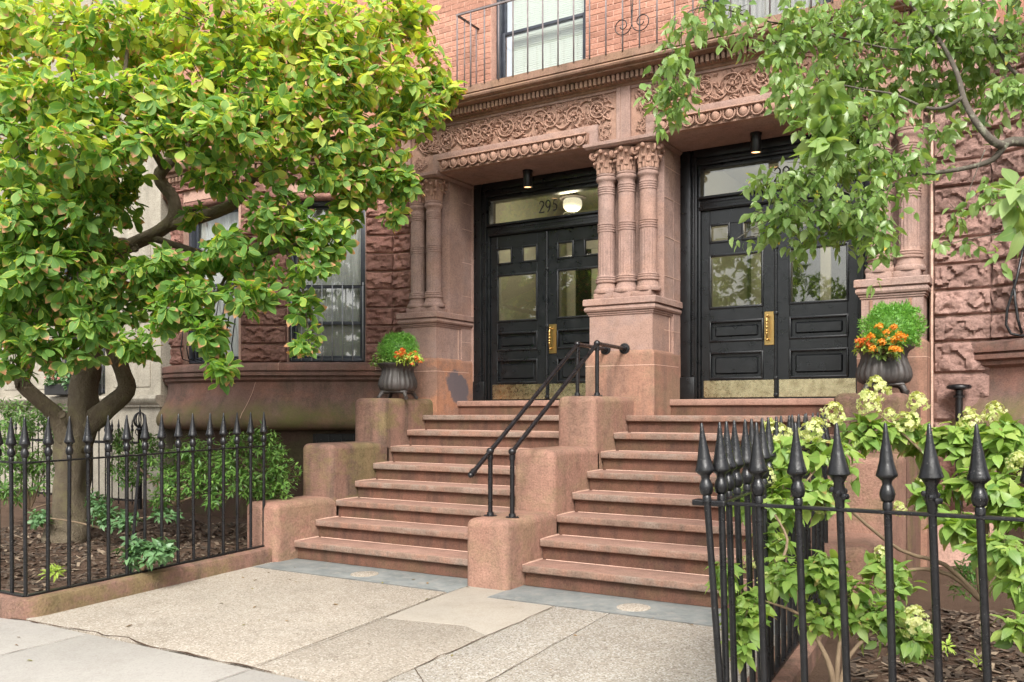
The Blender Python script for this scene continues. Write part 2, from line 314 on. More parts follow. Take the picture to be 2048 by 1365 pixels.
class MB:
    def __init__(s): s.v = []; s.f = []
    def add(s, vs, fs):
        o = len(s.v); s.v += [tuple(v) for v in vs]; s.f += [[i + o for i in f] for f in fs]; return s
    def box(s, x0, x1, y0, y1, z0, z1, bev=0.0, seg=2, rz=0.0, piv=None):
        vs, fs = rbox(x1 - x0, y1 - y0, z1 - z0, bev, seg)
        cx, cy, cz = (x0 + x1) / 2, (y0 + y1) / 2, (z0 + z1) / 2
        if rz:
            px, py = piv or (cx, cy); c, q = math.cos(rz), math.sin(rz); out = []
            for x, y, z in vs:
                X, Y = x + cx - px, y + cy - py
                out.append((px + c * X - q * Y, py + q * X + c * Y, z + cz))
        else: out = [(x + cx, y + cy, z + cz) for x, y, z in vs]
        return s.add(out, fs)
    def lathe(s, prof, cx=0, cy=0, cz=0, seg=24, rf=None, capb=True, capt=True):
        vs = []; fs = []; n = len(prof)
        for i, (r, z) in enumerate(prof):
            for k in range(seg):
                a = 2 * PI * k / seg; rr = r * (rf(a, z, i) if rf else 1)
                vs.append((cx + rr * math.cos(a), cy + rr * math.sin(a), cz + z))
        for i in range(n - 1):
            for k in range(seg):
                k2 = (k + 1) % seg
                fs.append([i * seg + k, i * seg + k2, (i + 1) * seg + k2, (i + 1) * seg + k])
        if capb: fs.append(list(range(seg - 1, -1, -1)))
        if capt: fs.append([(n - 1) * seg + k for k in range(seg)])
        return s.add(vs, fs)
    def tube(s, pts, rad, seg=8, cap=True, wob=0.0):
        pts = [Vector(p) for p in pts]; n = len(pts)
        if not isinstance(rad, (list, tuple)): rad = [rad] * n
        vs = []; fs = []; prev = None
        for i, p in enumerate(pts):
            d = (pts[min(i + 1, n - 1)] - pts[max(i - 1, 0)]).normalized()
            if prev is None:
                a = d.orthogonal().normalized()
            else:
                a = (prev - d * prev.dot(d))
                a = a.normalized() if a.length > 1e-6 else d.orthogonal().normalized()
            prev = a; b = d.cross(a)
            for k in range(seg):
                t = 2 * PI * k / seg
                r = rad[i]
                if wob: r *= 1 + wob * noise.noise(p * 3.0 + Vector((math.cos(t), math.sin(t), 0)) * 1.3)
                vs.append(tuple(p + a * (r * math.cos(t)) + b * (r * math.sin(t))))
        for i in range(n - 1):
            for k in range(seg):
                k2 = (k + 1) % seg
                fs.append([i * seg + k, i * seg + k2, (i + 1) * seg + k2, (i + 1) * seg + k])
        if cap: fs += [list(range(seg - 1, -1, -1)), [(n - 1) * seg + k for k in range(seg)]]
        return s.add(vs, fs)
    def ball(s, c, r, seg=12, rings=7, sz=1.0):
        prof = [(r * math.sin(PI * i / rings), -r * sz * math.cos(PI * i / rings)) for i in range(1, rings)]
        return s.lathe(prof, c[0], c[1], c[2], seg)
    def profx(s, prof, x0, x1):
        n = len(prof)
        vs = [(x0, y, z) for y, z in prof] + [(x1, y, z) for y, z in prof]
        fs = [[i, (i + 1) % n, n + (i + 1) % n, n + i] for i in range(n)] + [list(range(n - 1, -1, -1)), list(range(n, 2 * n))]
        return s.add(vs, fs)
    def build(s, name, mat, parent=None, smooth=None, loc=None):
        if loc is None:
            if parent is not None: loc = W(parent)
            else:
                a = np.array(s.v); loc = Vector(((a[:, 0].min() + a[:, 0].max()) / 2, (a[:, 1].min() + a[:, 1].max()) / 2, a[:, 2].min()))
        loc = Vector(loc)
        me = mesh(name, [(x - loc.x, y - loc.y, z - loc.z) for x, y, z in s.v], s.f, mat, smooth)
        return link(name, me, parent, loc)
def mesh(name, v, f, mat, smooth=None):
    me = bpy.data.meshes.new(name); me.from_pydata(v, [], f)
    bm = bmesh.new(); bm.from_mesh(me); bmesh.ops.recalc_face_normals(bm, faces=bm.faces); bm.to_mesh(me); bm.free()
    me.materials.append(M[mat] if isinstance(mat, str) else mat)
    if smooth:
        me.polygons.foreach_set('use_smooth', [True] * len(me.polygons))
        if smooth < 170: me.set_sharp_from_angle(angle=math.radians(smooth))
    me.update(); return me

def chain_normals(path):
    """miter offsets for an open plan polyline; left->right seen from outside, outside = right-hand side of travel"""
    out = []
    n = len(path)
    for i in range(n):
        ns = []
        if i > 0:
            d = Vector(path[i]) - Vector(path[i - 1]); d.normalize(); ns.append(Vector((d.y, -d.x)))
        if i < n - 1:
            d = Vector(path[i + 1]) - Vector(path[i]); d.normalize(); ns.append(Vector((d.y, -d.x)))
        m = sum(ns, Vector((0, 0))); m.normalize()
        out.append(m / max(0.4, m.dot(ns[0])))
    return out
def sweep(mb, path, prof, closed=True, zf=None):
    """prof = [(offset outward, z)]; swept along plan path"""
    ns = chain_normals(path); k = len(prof); vs = []; fs = []
    for p, nn in zip(path, ns):
        for off, z in prof:
            x, y = p[0] + nn.x * off, p[1] + nn.y * off
            vs.append((x, y, z + (zf(x, y) if zf else 0)))
    m = k if closed else k - 1
    for i in range(len(path) - 1):
        for j in range(m):
            j2 = (j + 1) % k
            fs.append([i * k + j, (i + 1) * k + j, (i + 1) * k + j2, i * k + j2])
    if closed:
        fs += [list(range(k)), [(len(path) - 1) * k + j for j in range(k - 1, -1, -1)]]
    return mb.add(vs, fs)
def round_path(path, r, n=5):
    out = [path[0]]
    for i in range(1, len(path) - 1):
        p, a, b = Vector(path[i]), Vector(path[i - 1]), Vector(path[i + 1])
        d1, d2 = (a - p).normalized(), (b - p).normalized()
        s_, e_ = p + d1 * r, p + d2 * r
        for k in range(n + 1):
            u = k / n; out.append(tuple((1 - u) ** 2 * s_ + 2 * u * (1 - u) * p + u * u * e_))
    out.append(path[-1]); return out
def gz(y): return 0.016 * (y - 6.8)

# unit rock-faced stones (x 0..1, z 0..1, y = depth, outside = -y)
def rock_mesh(seed, mat, asp=2.3, nx=30, nz=15):
    vs = []; fs = []; o = Vector((seed * 7.3, seed * 3.1, seed * 1.7)); rg = random.Random(seed)
    cells = [(rg.uniform(0, asp), rg.uniform(0, 1), rg.uniform(.02, .06), rg.uniform(-.04, .04), rg.uniform(-.09, .06), rg.uniform(.35, 1.2)) for _ in range(int(9 * asp))]
    for j in range(nz + 1):
        for i in range(nx + 1):
            x, z = i / nx, j / nz
            X, Z = x * asp, z
            ed = min(x * asp, (1 - x) * asp, z, 1 - z)
            e = min(1.0, ed / 0.075); e = e ** .7
            wv = Vector((X, Z, 0)) + Vector((noise.noise(Vector((X * 3, Z * 3, 1)) + o), noise.noise(Vector((X * 3, Z * 3, 5)) + o), 0)) * .10
            best = min(cells, key=lambda q: (q[0] - wv.x) ** 2 * q[5] + (q[1] - wv.y) ** 2)
            y = best[2] + best[3] * (wv.x - best[0]) + best[4] * (wv.y - best[1])
            p = Vector((X * 2.6, Z * 2.9, 0)) + o
            y = max(.006, min(.11, y + .016 * noise.fractal(p, 0.7, 2.1, 5) + .010 * noise.noise(Vector((X * 2, Z * 11, 2)) + o)))
            y = -(0.004 + e * y)
            vs.append((min(1, max(0, x + (e * 0.01 * noise.noise(p * 2)))), y, z))
    W1 = nx + 1
    for j in range(nz):
        for i in range(nx):
            a = j * W1 + i; fs.append([a, a + 1, a + W1 + 1, a + W1])
    loop = [i for i in range(W1)] + [j * W1 + nx for j in range(1, nz + 1)] + [nz * W1 + i for i in range(nx - 1, -1, -1)] + [j * W1 for j in range(nz - 1, 0, -1)]
    b = len(vs)
    for q in loop: vs.append((vs[q][0], 0.05, vs[q][2]))
    n = len(loop)
    for q in range(n):
        fs.append([loop[q], b + q, b + (q + 1) % n, loop[(q + 1) % n]])
    return mesh('stone', vs, fs, mat, 20)
ROCK = [rock_mesh(i, 'rock') for i in range(9)]
ROCKL = [rock_mesh(i + 20, 'rock_light') for i in range(6)]
ROCKS = [rock_mesh(i + 40, 'rock', 1.15, 17, 15) for i in range(6)]
ROCKSL = [rock_mesh(i + 60, 'rock_light', 1.15, 17, 15) for i in range(5)]
def rock(parent, p, ang, w, h, light=False, gap=0.007):
    sh = w / h < 1.6
    me = random.choice((ROCKSL if sh else ROCKL) if light else (ROCKS if sh else ROCK))
    c, q = math.cos(ang), math.sin(ang)
    return link('stone', me, parent, (p[0] + c * gap, p[1] + q * gap, p[2] + gap), (0, 0, ang), (w - 2 * gap, 1, h - 2 * gap))
# ================================================================ ground and paving
mb = MB(); mb.box(-400, 400, -400, 400, -0.6, -0.35)
tag(mb.build('ground', 'asphalt'), kind='structure')
def slab_poly(name, poly, mat, parent, th=0.12, dz=0.0, bev=0.008):
    """a paving slab from a plan polygon, following the fall of the forecourt"""
    bm = bmesh.new()
    top = [bm.verts.new((x, y, gz(y) + dz)) for x, y in poly]
    f = bm.faces.new(top)
    r = bmesh.ops.extrude_face_region(bm, geom=[f])
    for v in r['geom']:
        if isinstance(v, bmesh.types.BMVert): v.co.z -= th
    bmesh.ops.recalc_face_normals(bm, faces=bm.faces)
    if bev:
        te = [e for e in bm.edges if all(abs(v.co.z - gz(v.co.y) - dz) < 1e-4 for v in e.verts)]
        bmesh.ops.bevel(bm, geom=te, offset=bev, segments=2, profile=0.5, affect='EDGES')
    bm.verts.index_update()
    m = MB(); m.v = [tuple(v.co) for v in bm.verts]; m.f = [[v.index for v in q.verts] for q in bm.faces]; bm.free()
    return m.build(name, mat, parent, 30)
mb = MB()
mb.box(-60, 60, -6, 3.9, -0.34, -0.155); mb.box(-60, 60, 3.9, 13, -0.34, -0.15)
walk = tag(mb.build('pavement', 'soil'), kind='structure')
walk['label'] = 'pale concrete forecourt and sidewalk before the brownstone steps'
A = 0.006
slab_poly('concrete_slab', [(-7.35, 3.92), (-4.33, 3.92), (-4.53 - A, 6.29), (-6.94, 6.29), (-6.98, 6.95), (-7.35, 6.95)], 'aggregate', walk)
slab_poly('concrete_slab', [(-4.33 + A, 3.92), (-3.42, 3.92), (-3.44, 5.25), (-3.75, 5.42), (-4.42, 5.3)], 'aggregate', walk)
slab_poly('concrete_slab', [(-4.42 + A, 5.3 + A), (-3.75, 5.42 + A), (-3.44, 5.25 + A), (-3.465, 6.29), (-4.13, 6.29), (-4.12, 6.9), (-4.53, 6.9), (-4.52 + A, 6.29)], 'concrete', walk)
slab_poly('concrete_slab', [(-3.42 + 2 * A, 3.92), (-2.86, 3.92), (-2.99, 6.29), (-3.465 + 2 * A, 6.29)], 'aggregate2', walk)
slab_poly('concrete_slab', [(-2.86 + A, 3.92), (-1.0, 3.92), (-1.2, 6.29), (-2.99 + A, 6.29)], 'aggregate2', walk)
xs = [-13.5, -11.6, -9.7, -7.85, -5.97, -4.29, -2.4, -0.5, 1.4, 3.3]
for i in range(len(xs) - 1):
    for y0, y1 in ((1.95, 3.9), (0.0, 1.95), (-1.9, 0.0)):
        slab_poly('pavement_slab', [(xs[i] + 0.004, y0 + 0.005), (xs[i + 1] - 0.004, y0 + 0.005), (xs[i + 1] - 0.004, y1 - 0.012), (xs[i] + 0.004, y1 - 0.012)], 'sidewalk', walk, dz=-0.002)
for xa, xb, cx in ((-6.94, -4.525, -5.69), (-4.125, -1.6, -2.90)):
    ring = [(cx + 0.135 * math.cos(a), 6.55 + 0.135 * math.sin(a)) for a in np.linspace(0, 2 * PI, 28)[:-1]]
    slab_poly('slate_slab', [(xa, 6.298), (xb, 6.298), (xb, 6.9), (xa, 6.9)], 'slate', walk, dz=0.0, bev=0.003)
    slab_poly('round_inlay', ring, 'aggregate', walk, th=0.03, dz=0.004, bev=0.002)
# dirt-filled joints and cracks
def crack(pts, w, mat='soil', jit=.02):
    m = MB(); q = []
    for (xa, ya), (xb, yb) in zip(pts[:-1], pts[1:]):
        n_ = max(2, int(math.hypot(xb - xa, yb - ya) / .05))
        for k in range(n_): q.append((xa + (xb - xa) * k / n_, ya + (yb - ya) * k / n_))
    q.append(pts[-1]); vs = []
    for i, (x, y) in enumerate(q):
        a_, b_ = q[max(0, i - 1)], q[min(len(q) - 1, i + 1)]; d = Vector((b_[0] - a_[0], b_[1] - a_[1])).normalized()
        o = jit * noise.noise(Vector((x * 6, y * 6, 1))); ww = w * (.35 + 1.1 * abs(noise.noise(Vector((x * 4, y * 4, 9)))))
        for sg in (-1, 1): vs.append((x - d.y * (o + sg * ww), y + d.x * (o + sg * ww), gz(y) + .0022))
    m.add(vs, [[2 * i, 2 * i + 1, 2 * i + 3, 2 * i + 2] for i in range(len(q) - 1)]); return m.build('crack', mat, walk)
crack([(-7.0, 3.86), (-6.3, 3.90), (-5.62, 3.95), (-5.35, 3.90), (-4.7, 3.905), (-4.12, 3.89)], .011, jit=.035)
crack([(-4.4, 5.29), (-4.33, 4.6), (-4.30, 3.93)], .0025); crack([(-4.53, 6.27), (-4.42, 5.32)], .004)
crack([(-3.462, 6.28), (-3.44, 5.2), (-3.44, 4.6), (-3.42, 4.4), (-3.2, 4.2)], .005, jit=.025)
crack([(-2.985, 6.28), (-2.86, 3.95)], .0025); crack([(-5.1, 6.2), (-5.2, 5.9)], .003)
crack([(-4.29, 3.86), (-4.29, 2.6)], .004, jit=.004); crack([(-5.97, 3.86), (-5.97, 2.6)], .004, jit=.004)
crack([(-6.9, 6.30), (-5.9, 6.296), (-4.56, 6.298)], .004, jit=.006); crack([(-4.1, 6.30), (-3.0, 6.296), (-1.7, 6.298)], .004, jit=.006)
crack([(-6.9, 6.855), (-5.8, 6.852), (-4.56, 6.856)], .010, jit=.006); crack([(-4.09, 6.855), (-3.0, 6.85), (-1.76, 6.856)], .010, jit=.006)
# soil beds
def soil_bed(name, x0, x1, y0, y1, base, label):
    nx, ny = 60, 40; v = []; f = []
    for j in range(ny + 1):
        for i in range(nx + 1):
            x = x0 + (x1 - x0) * i / nx; y = y0 + (y1 - y0) * j / ny
            z = base + gz(y) + 0.05 * noise.fractal(Vector((x * 1.3, y * 1.3, 2)), 1, 2, 4)
            v.append((x, y, z))
    for j in range(ny):
        for i in range(nx):
            a = j * (nx + 1) + i; f.append([a, a + 1, a + nx + 2, a + nx + 1])
    m = MB(); m.v = v; m.f = f
    o = m.build(name, 'soil', None, 180); tag(o, kind='structure'); o['label'] = label; return o
soil_bed('soil_bed', -16.0, -7.0, 3.95, 9.6, 0.06, 'bare brown mulched soil bed under the magnolia')
soil_bed('soil_bed', -1.32, 6.0, 3.8, 9.6, 0.03, 'brown mulched soil bed around the hydrangeas')
def chips(parent_label, x0, x1, y0, y1, base, n):
    V = []; F = []
    for k in range(n):
        x = random.uniform(x0, x1); y = random.uniform(y0, y1)
        z = base + gz(y) + 0.05 * noise.fractal(Vector((x * 1.3, y * 1.3, 2)), 1, 2, 4) + 0.006
        l = random.uniform(0.012, 0.04); w = l * random.uniform(0.3, 0.7); a = random.uniform(0, PI); tl = random.uniform(-0.5, 0.5)
        c, s = math.cos(a), math.sin(a); o = len(V)
        for px, py, pz in ((-l, -w, 0), (l, -w * .8, 0), (l, w, 0), (-l, w * .7, 0)):
            V.append((x + c * px - s * py, y + s * px + c * py, z + tl * px + 0.008))
        F.append([o, o + 1, o + 2, o + 3])
    m = MB(); m.v = V; m.f = F
    o = m.build('wood_chips', 'chips'); tag(o, kind='stuff'); o['label'] = parent_label
chips('brown wood chips scattered under the magnolia', -11.5, -7.2, 4.1, 8.0, 0.06, 5200)
chips('brown wood chips scattered under the hydrangeas', -1.1, 1.5, 3.95, 7.5, 0.03, 5200)

# brownstone kerbs round the two beds
LF = [(-16, 3.96), (-6.90, 3.96), (-7.10, 6.62)]      # fence line, left bed
RF = [(-1.47, 6.75), (-1.285, 3.84), (5, 3.84)]       # fence line, right bed
def kerb(path, label):
    m = MB()
    sweep(m, round_path(path, 0.12, 4), [(0.13, -0.06), (0.13, 0.10), (0.115, 0.135), (0.085, 0.148), (-0.09, 0.148), (-0.11, 0.13), (-0.11, -0.06)], True, lambda x, y: gz(y))
    o = m.build('kerb', 'cheek_dark', None, 40); tag(o, kind='structure'); o['label'] = label
kerb(LF, 'low rounded brownstone kerb under the left fence')
kerb(RF, 'low rounded brownstone kerb under the right fence')

# ================================================================ stairs
R_, G_, Y1 = 0.1886, 0.3172, 6.8145
def flight(xl, xr, label):
    root = thing('stair_flight', ((xl + xr) / 2, Y1, 0), label, 'stairs', 'flights of brownstone front steps')
    for k in range(1, 9):
        y = Y1 + (k - 1) * G_; z = k * R_
        back = y + G_ + 0.08 if k < 8 else 9.9
        m = MB(); m.box(xl + 0.004, xr - 0.004, y, back, z - 0.066, z, 0.013, 3)
        s = m.build('step', 'step', root, 40); s.data.materials.append(M['nosing'])
        for pg in s.data.polygons:
            if pg.normal.y < -.6 or (pg.normal.y < -.2 and pg.normal.z < 0): pg.material_index = 1
        WL[s.name] = W(root)
        if k == 1: s['label'] = 'lowest, most worn brownstone step'
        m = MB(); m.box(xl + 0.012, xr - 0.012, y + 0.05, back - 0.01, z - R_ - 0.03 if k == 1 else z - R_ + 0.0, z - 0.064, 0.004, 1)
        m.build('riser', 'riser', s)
        m = MB(); m.tube([(xl + .006, y + .012, z - .002), (xl + .006, y + .16, z + .001), (xl + .006, min(back, y + G_ + .05), z + .001)], [.004, .008, .009], 5); m.tube([(xl + .05, y + G_ + .046, z), ((xl + xr) / 2, y + G_ + .048, z), (xr - .02, y + G_ + .046, z)], [.006, .004, .006], 5)
        if k < 8: m.build('pointing', 'light_mortar', s)
    m = MB(); m.box(xl + 0.05, xr - 0.05, 9.72, 10.3, 1.618, 1.692, 0.012, 3); th = m.build('threshold', 'step', root, 40)
    m = MB(); m.box(xl + 0.06, xr - 0.06, 9.75, 10.25, 1.50, 1.62, 0.004, 1); m.build('riser', 'riser', th)
    return root
flight(-6.90, -4.55, 'left flight of brownstone steps up to the door numbered 295')
flight(-4.10, -1.75, 'right flight of brownstone steps behind the spiked fence corner')
def cheek(xl, xr, label, mats):
    root = thing('stair_cheek', ((xl + xr) / 2, 6.6, 0), label, 'stair wall', 'stepped brownstone cheek walls')
    for i, (y0, y1, zt) in enumerate(((6.58, 7.5, 0.60), (7.40, 8.38, 1.19), (8.28, 9.34, 1.714))):
        bm = bmesh.new(); bmesh.ops.create_cube(bm, size=1)
        z0 = -0.15 if i == 0 else -0.1
        for v in bm.verts:
            v.co = Vector(((xl + xr) / 2 + v.co.x * (xr - xl), (y0 + y1) / 2 + v.co.y * (y1 - y0), (z0 + zt) / 2 + v.co.z * (zt - z0)))
        ed = [e for e in bm.edges if all(v.co.z > zt - .01 for v in e.verts) or all(v.co.y < y0 + .01 for v in e.verts)]
        ed = [e for e in ed if not all(v.co.z < z0 + .01 for v in e.verts)]
        sharp = [e for e in ed if all(v.co.y > y1 - .01 for v in e.verts)]
        bmesh.ops.bevel(bm, geom=[e for e in ed if e not in sharp], offset=0.072, segments=5, profile=0.5, affect='EDGES')
        bm.verts.index_update()
        m = MB(); m.v = [tuple(v.co) for v in bm.verts]; m.f = [[v.index for v in f.verts] for f in bm.faces]; bm.free()
        b = m.build('block', mats[i], root, 50)
    return root
cheek(-7.38, -6.90, 'green-stained stepped stair wall carrying the left urn', ('cheek', 'cheek_dark', 'cheek_dark'))
cheek(-4.55, -4.10, 'stepped stair wall between the two flights, under the handrails', ('cheek', 'cheek', 'cheek'))
cheek(-1.75, -1.15, 'stepped stair wall behind the hydrangeas, carrying the right urn', ('cheek', 'cheek', 'cheek_dark'))

# ================================================================ the brownstone house
house = thing('brownstone_house', (-4.3, 9.6, 0), 'brownstone and red brick row house with twin columned black doorways', 'house')
m = MB()
for x0, x1 in ((-9.6, -6.17), (-4.83, -3.34), (-2.02, 0.8)): m.box(x0, x1, 9.516, 9.9, 5.3, 8.6)
for x0, x1 in ((-6.17, -4.83), (-3.34, -2.02)):
    m.box(x0, x1, 9.516, 9.9, 5.3, 5.58); m.box(x0, x1, 9.516, 9.9, 7.75, 8.6)
bw = m.build('brick_wall', 'brick_mortar', house)
BL, BH = 0.205, 0.0675
vs, fs = rbox(BL - 0.011, 0.06, BH - 0.010, 0.003, 1)
brick_me = mesh('brick', vs, fs, 'brick'); vs, fs = rbox(BL / 2 - 0.011, 0.06, BH - 0.010, 0.003, 1); half_me = mesh('brick', vs, fs, 'brick')
rest = MB(); nb = 0
for row in range(46):
    z = 5.56 + (row + 0.5) * BH
    for seg0, seg1 in ((-9.6, -6.17), (-4.83, -3.34), (-2.02, 0.8)):
        x = seg1; first = row % 2
        while x > seg0 + 0.02:
            L_ = BL / 2 if first else BL; first = 0
            L_ = min(L_, x - seg0)
            if 0 < x - L_ - seg0 < .05: L_ = x - seg0
            c = Vector((x - L_ / 2, 9.54 + random.uniform(-.002, .002), z))
            vis = (-7.75 < c.x < -3.3) and z < 6.75 - 0.12 * (c.x + 7.0)
            if vis and nb < 298:
                link('brick', brick_me, bw, c, None, ((L_ - .011) / (BL - .011), 1, 1)); nb += 1
            elif z < 7.4:
                q, w_ = rbox(L_ - 0.011, 0.06, BH - 0.010, 0, 1); rest.add([(p[0] + c.x, p[1] + c.y, p[2] + c.z) for p in q], w_)
            x -= L_
tag(rest.build('brickwork', 'brick', bw), kind='stuff')

# ---- rock-faced flat walls beside the outer piers
CZ = [1.18, 1.45, 1.916, 2.218, 2.466, 2.712, 2.957, 3.203, 3.448, 3.694, 3.938, 4.184, 4.43, 4.676, 4.92, 5.165, 5.41]
m = MB(); m.box(-7.74, -7.40, 9.506, 10.2, -0.2, 5.35); sw1 = m.build('stone_wall', 'mortar', house)
m = MB(); m.box(-1.10, -0.53, 9.506, 10.2, -0.2, 5.45); sw = m.build('stone_wall', 'mortar', house)
for a, b in zip(CZ[:-1], CZ[1:]):
    rock(sw1, (-7.735, 9.5, a), 0, 0.33, b - a)
    rock(sw, (-1.068, 9.5, a), 0, 0.51, b - a, True)
rock(sw, (-1.068, 9.5, 0.6), 0, 0.51, 0.58)
m = MB(); m.box(-1.085, -1.066, 9.47, 9.55, 1.2, 4.65); m.build('pointing', 'light_mortar', sw)

# ---- bays
def ang_of(a, b): return math.atan2(b[1] - a[1], b[0] - a[0])
def fbox(m, A_, an, s0, s1, d0, d1, z0, z1, bev=0.0): m.box(A_[0] + s0, A_[0] + s1, A_[1] + d0, A_[1] + d1, z0, z1, bev, 2, an, A_)
def fpt(A_, an, s, d, z): return Vector((A_[0] + math.cos(an) * s - math.sin(an) * d, A_[1] + math.sin(an) * s + math.cos(an) * d, z))

def window(parent, A_, an, s0, s1, z0, z1, fill='curtain', bars=None, mid=0.5, blind=False, deep=0.14, frame='frame', screen=False):
    m = MB(); t = 0.055; d = deep
    for a, b in ((s0, s0 + t), (s1 - t, s1)): fbox(m, A_, an, a, b, d - .05, d + .08, z0, z1, .006)
    fbox(m, A_, an, s0 + t, s1 - t, d - .05, d + .08, z1 - t, z1, .006); fbox(m, A_, an, s0 + t - .001, s1 - t + .001, d - .07, d + .08, z0, z0 + t * .8, .006)
    zm = z0 + (z1 - z0) * mid; u = 0.04
    for a, b, dd in ((z0 + t * .8, zm + .02, d), (zm - .02, z1 - t, d + .035)):
        fbox(m, A_, an, s0 + t, s0 + t + u, dd, dd + .03, a, b, .004); fbox(m, A_, an, s1 - t - u, s1 - t, dd, dd + .03, a, b, .004)
        fbox(m, A_, an, s0 + t + u, s1 - t - u, dd + .001, dd + .031, a, a + u, .004); fbox(m, A_, an, s0 + t + u, s1 - t - u, dd + .001, dd + .031, b - u, b, .004)
    if screen:
        zs = 2.764; fbox(m, A_, an, s0 + t + u, s1 - t - u, d - .004, d + .026, zs - .02, zs + .025, .003)
    w = m.build('window', frame, parent, 30)
    for a, b, dd in ((z0 + t, zm, d + .014), (zm, z1 - t, d + .05)):
        m = MB(); fbox(m, A_, an, s0 + t + .01, s1 - t - .01, dd, dd + .004, a, b); m.build('pane', 'glass', w)
    if screen:
        m = MB(); fbox(m, A_, an, s0 + t + .02, s1 - t - .02, d + .04, d + .05, z0 + t, 2.764); m.build('insect_screen', 'screen', w)
    if blind:
        m = MB(); n = int((z1 - z0 - .15) / .026)
        for i in range(n):
            z = z0 + .06 + i * .026
            fbox(m, A_, an, s0 + .12, s1 - .08, d + .13, d + .15, z, z + .021)
        m.build('blind', 'blind', w)
    if fill:
        m = MB(); n = 60; vs = []; fs = []
        for i in range(n + 1):
            s = s0 + (s1 - s0) * i / n; dd = d + .11 + .018 * math.sin(i * 1.9) + .01 * math.sin(i * .7)
            vs += [tuple(fpt(A_, an, s, dd, z0)), tuple(fpt(A_, an, s, dd, z1))]
        fs = [[2 * i, 2 * i + 2, 2 * i + 3, 2 * i + 1] for i in range(n)]
        m.add(vs, fs); m.build('curtain', fill, w, 180)
    if bars:
        n, zt, out, flare = bars
        for i in range(n):
            s = s0 + .04 + (s1 - s0 - .08) * i / (n - 1)
            m = MB()
            if flare: pts = [fpt(A_, an, s, d - .06, z0 + .03), fpt(A_, an, s, d - .06 - flare * .8, z0 + .06), fpt(A_, an, s, d - .06 - flare, z0 + .2), fpt(A_, an, s, d - .06 - flare * .6, z0 + .6), fpt(A_, an, s, d - .06, zt + .05)]
            else: pts = [fpt(A_, an, s, out, z0 + .01), fpt(A_, an, s, out, zt + .045)]
            m.tube(pts, .0085, 6); m.build('bar', 'bar_sheen' if not flare else 'iron', w, 180)
        m = MB(); m.tube([fpt(A_, an, s0 - .01, out if not flare else d - .08, zt), fpt(A_, an, s1 + .01, out if not flare else d - .08, zt)], .007, 6); m.build('crossbar', 'iron', w)
    m = MB(); fbox(m, A_, an, s0 - .05, s1 + .05, d + .6, d + .62, z0 - .2, z1 + .2); m.build('room_backing', 'dark', w)
    return w

SILL = [(-0.2, 2.225), (0.0, 2.222), (0.12, 2.195), (0.13, 2.185), (0.13, 2.105), (0.10, 2.098), (0.10, 2.088), (0.122, 2.08), (0.125, 2.04), (0.105, 2.028), (0.085, 2.025), (0.085, 1.985), (0.06, 1.965),
        (0.045, 1.955), (0.04, 1.90), (0.05, 1.80), (0.08, 1.70), (0.125, 1.61), (0.175, 1.53), (0.205, 1.46), (0.21, 1.40), (0.19, 1.35), (0.14, 1.315), (0.05, 1.295), (-0.2, 1.29)]
TOPC = [(-0.15, 4.80), (0.02, 4.80), (0.02, 4.90), (0.07, 4.905), (0.07, 4.94), (0.12, 4.96), (0.14, 5.0), (0.14, 5.04), (-0.15, 5.06)]
def bay(path, facets, right):
    """rock-faced bay: base drum, sill, stone courses, windows"""
    rp = round_path(path, 0.30, 5)
    m = MB(); sweep(m, rp, SILL, True); base = m.build('bay_base', 'drum', house, 50)
    m = MB(); sweep(m, path, [(-0.05, -0.2), (-0.05, 1.35), (-0.4, 1.35), (-0.4, -0.2)], True); m.build('basement_wall', 'basement', base)
    m = MB(); sweep(m, path, TOPC, True); tc = m.build('bay_cornice', 'cornice', house, 35)
    m = MB(); sweep(m, path, [(-0.03, 5.05), (-0.03, 8.5), (-0.3, 8.5), (-0.3, 5.05)], True); m.build('upper_wall', 'brick', tc)
    m = MB(); first = True
    bwall = None; plan = []
    for (a, b, wn) in facets:
        an = ang_of(a, b); L_ = math.hypot(b[0] - a[0], b[1] - a[1])
        if wn:
            for s0, s1 in ((0, wn[0]), (wn[1], L_)):
                if s1 - s0 > .02: fbox(m, a, an, s0, s1, .006, .45, 2.2, 4.85)
            fbox(m, a, an, wn[0], wn[1], .006, .45, wn[3], 4.85)
        else: fbox(m, a, an, 0, L_, .03, .4, 2.2, 4.85)
    bwall = m.build('bay_wall', 'mortar', house)
    zs = [z for z in CZ if 2.2 < z < 4.7] + [4.80]
    for (a, b, wn) in facets:
        an = ang_of(a, b); L_ = math.hypot(b[0] - a[0], b[1] - a[1])
        for z0, z1 in zip(zs[:-1], zs[1:]):
            if wn and z0 < wn[3] - .05: runs = [(0, wn[0]), (wn[1], L_)]
            else: runs = [(0, L_ * .5), (L_ * .5, L_)]
            if wn and z0 < wn[3] < z1: z1 = z1
            for s0, s1 in runs:
                if s1 - s0 < .1: continue
                p = fpt(a, an, s0, 0, z0); rock(bwall, p, an, s1 - s0, z1 - z0, right)
        if wn:
            m = MB(); fbox(m, a, an, wn[0] - .005, wn[1] + .005, -.01, .14, wn[3] - .10, wn[3] + .0, .045); m.build('lintel_roll', 'rock', bwall, 60)
            window(house, a, an, wn[0], wn[1], wn[2], wn[3] - .10, **wn[4])
    # dentil course under the bay cornice
    me_v, me_f = rbox(.045, .05, .07, .004, 1); dm = mesh('dentil', me_v, me_f, 'cornice')
    for (a, b, wn) in facets[-2:]:
        an = ang_of(a, b); L_ = math.hypot(b[0] - a[0], b[1] - a[1])
        for i in range(int(L_ / .075)):
            link('dentil', dm, tc, fpt(a, an, .04 + i * .075, -.04, 4.86), (0, 0, an))
    return base
LBP = [(-13.2, 10.14), (-10.95, 8.41), (-9.51, 8.41), (-7.2, 9.825)]
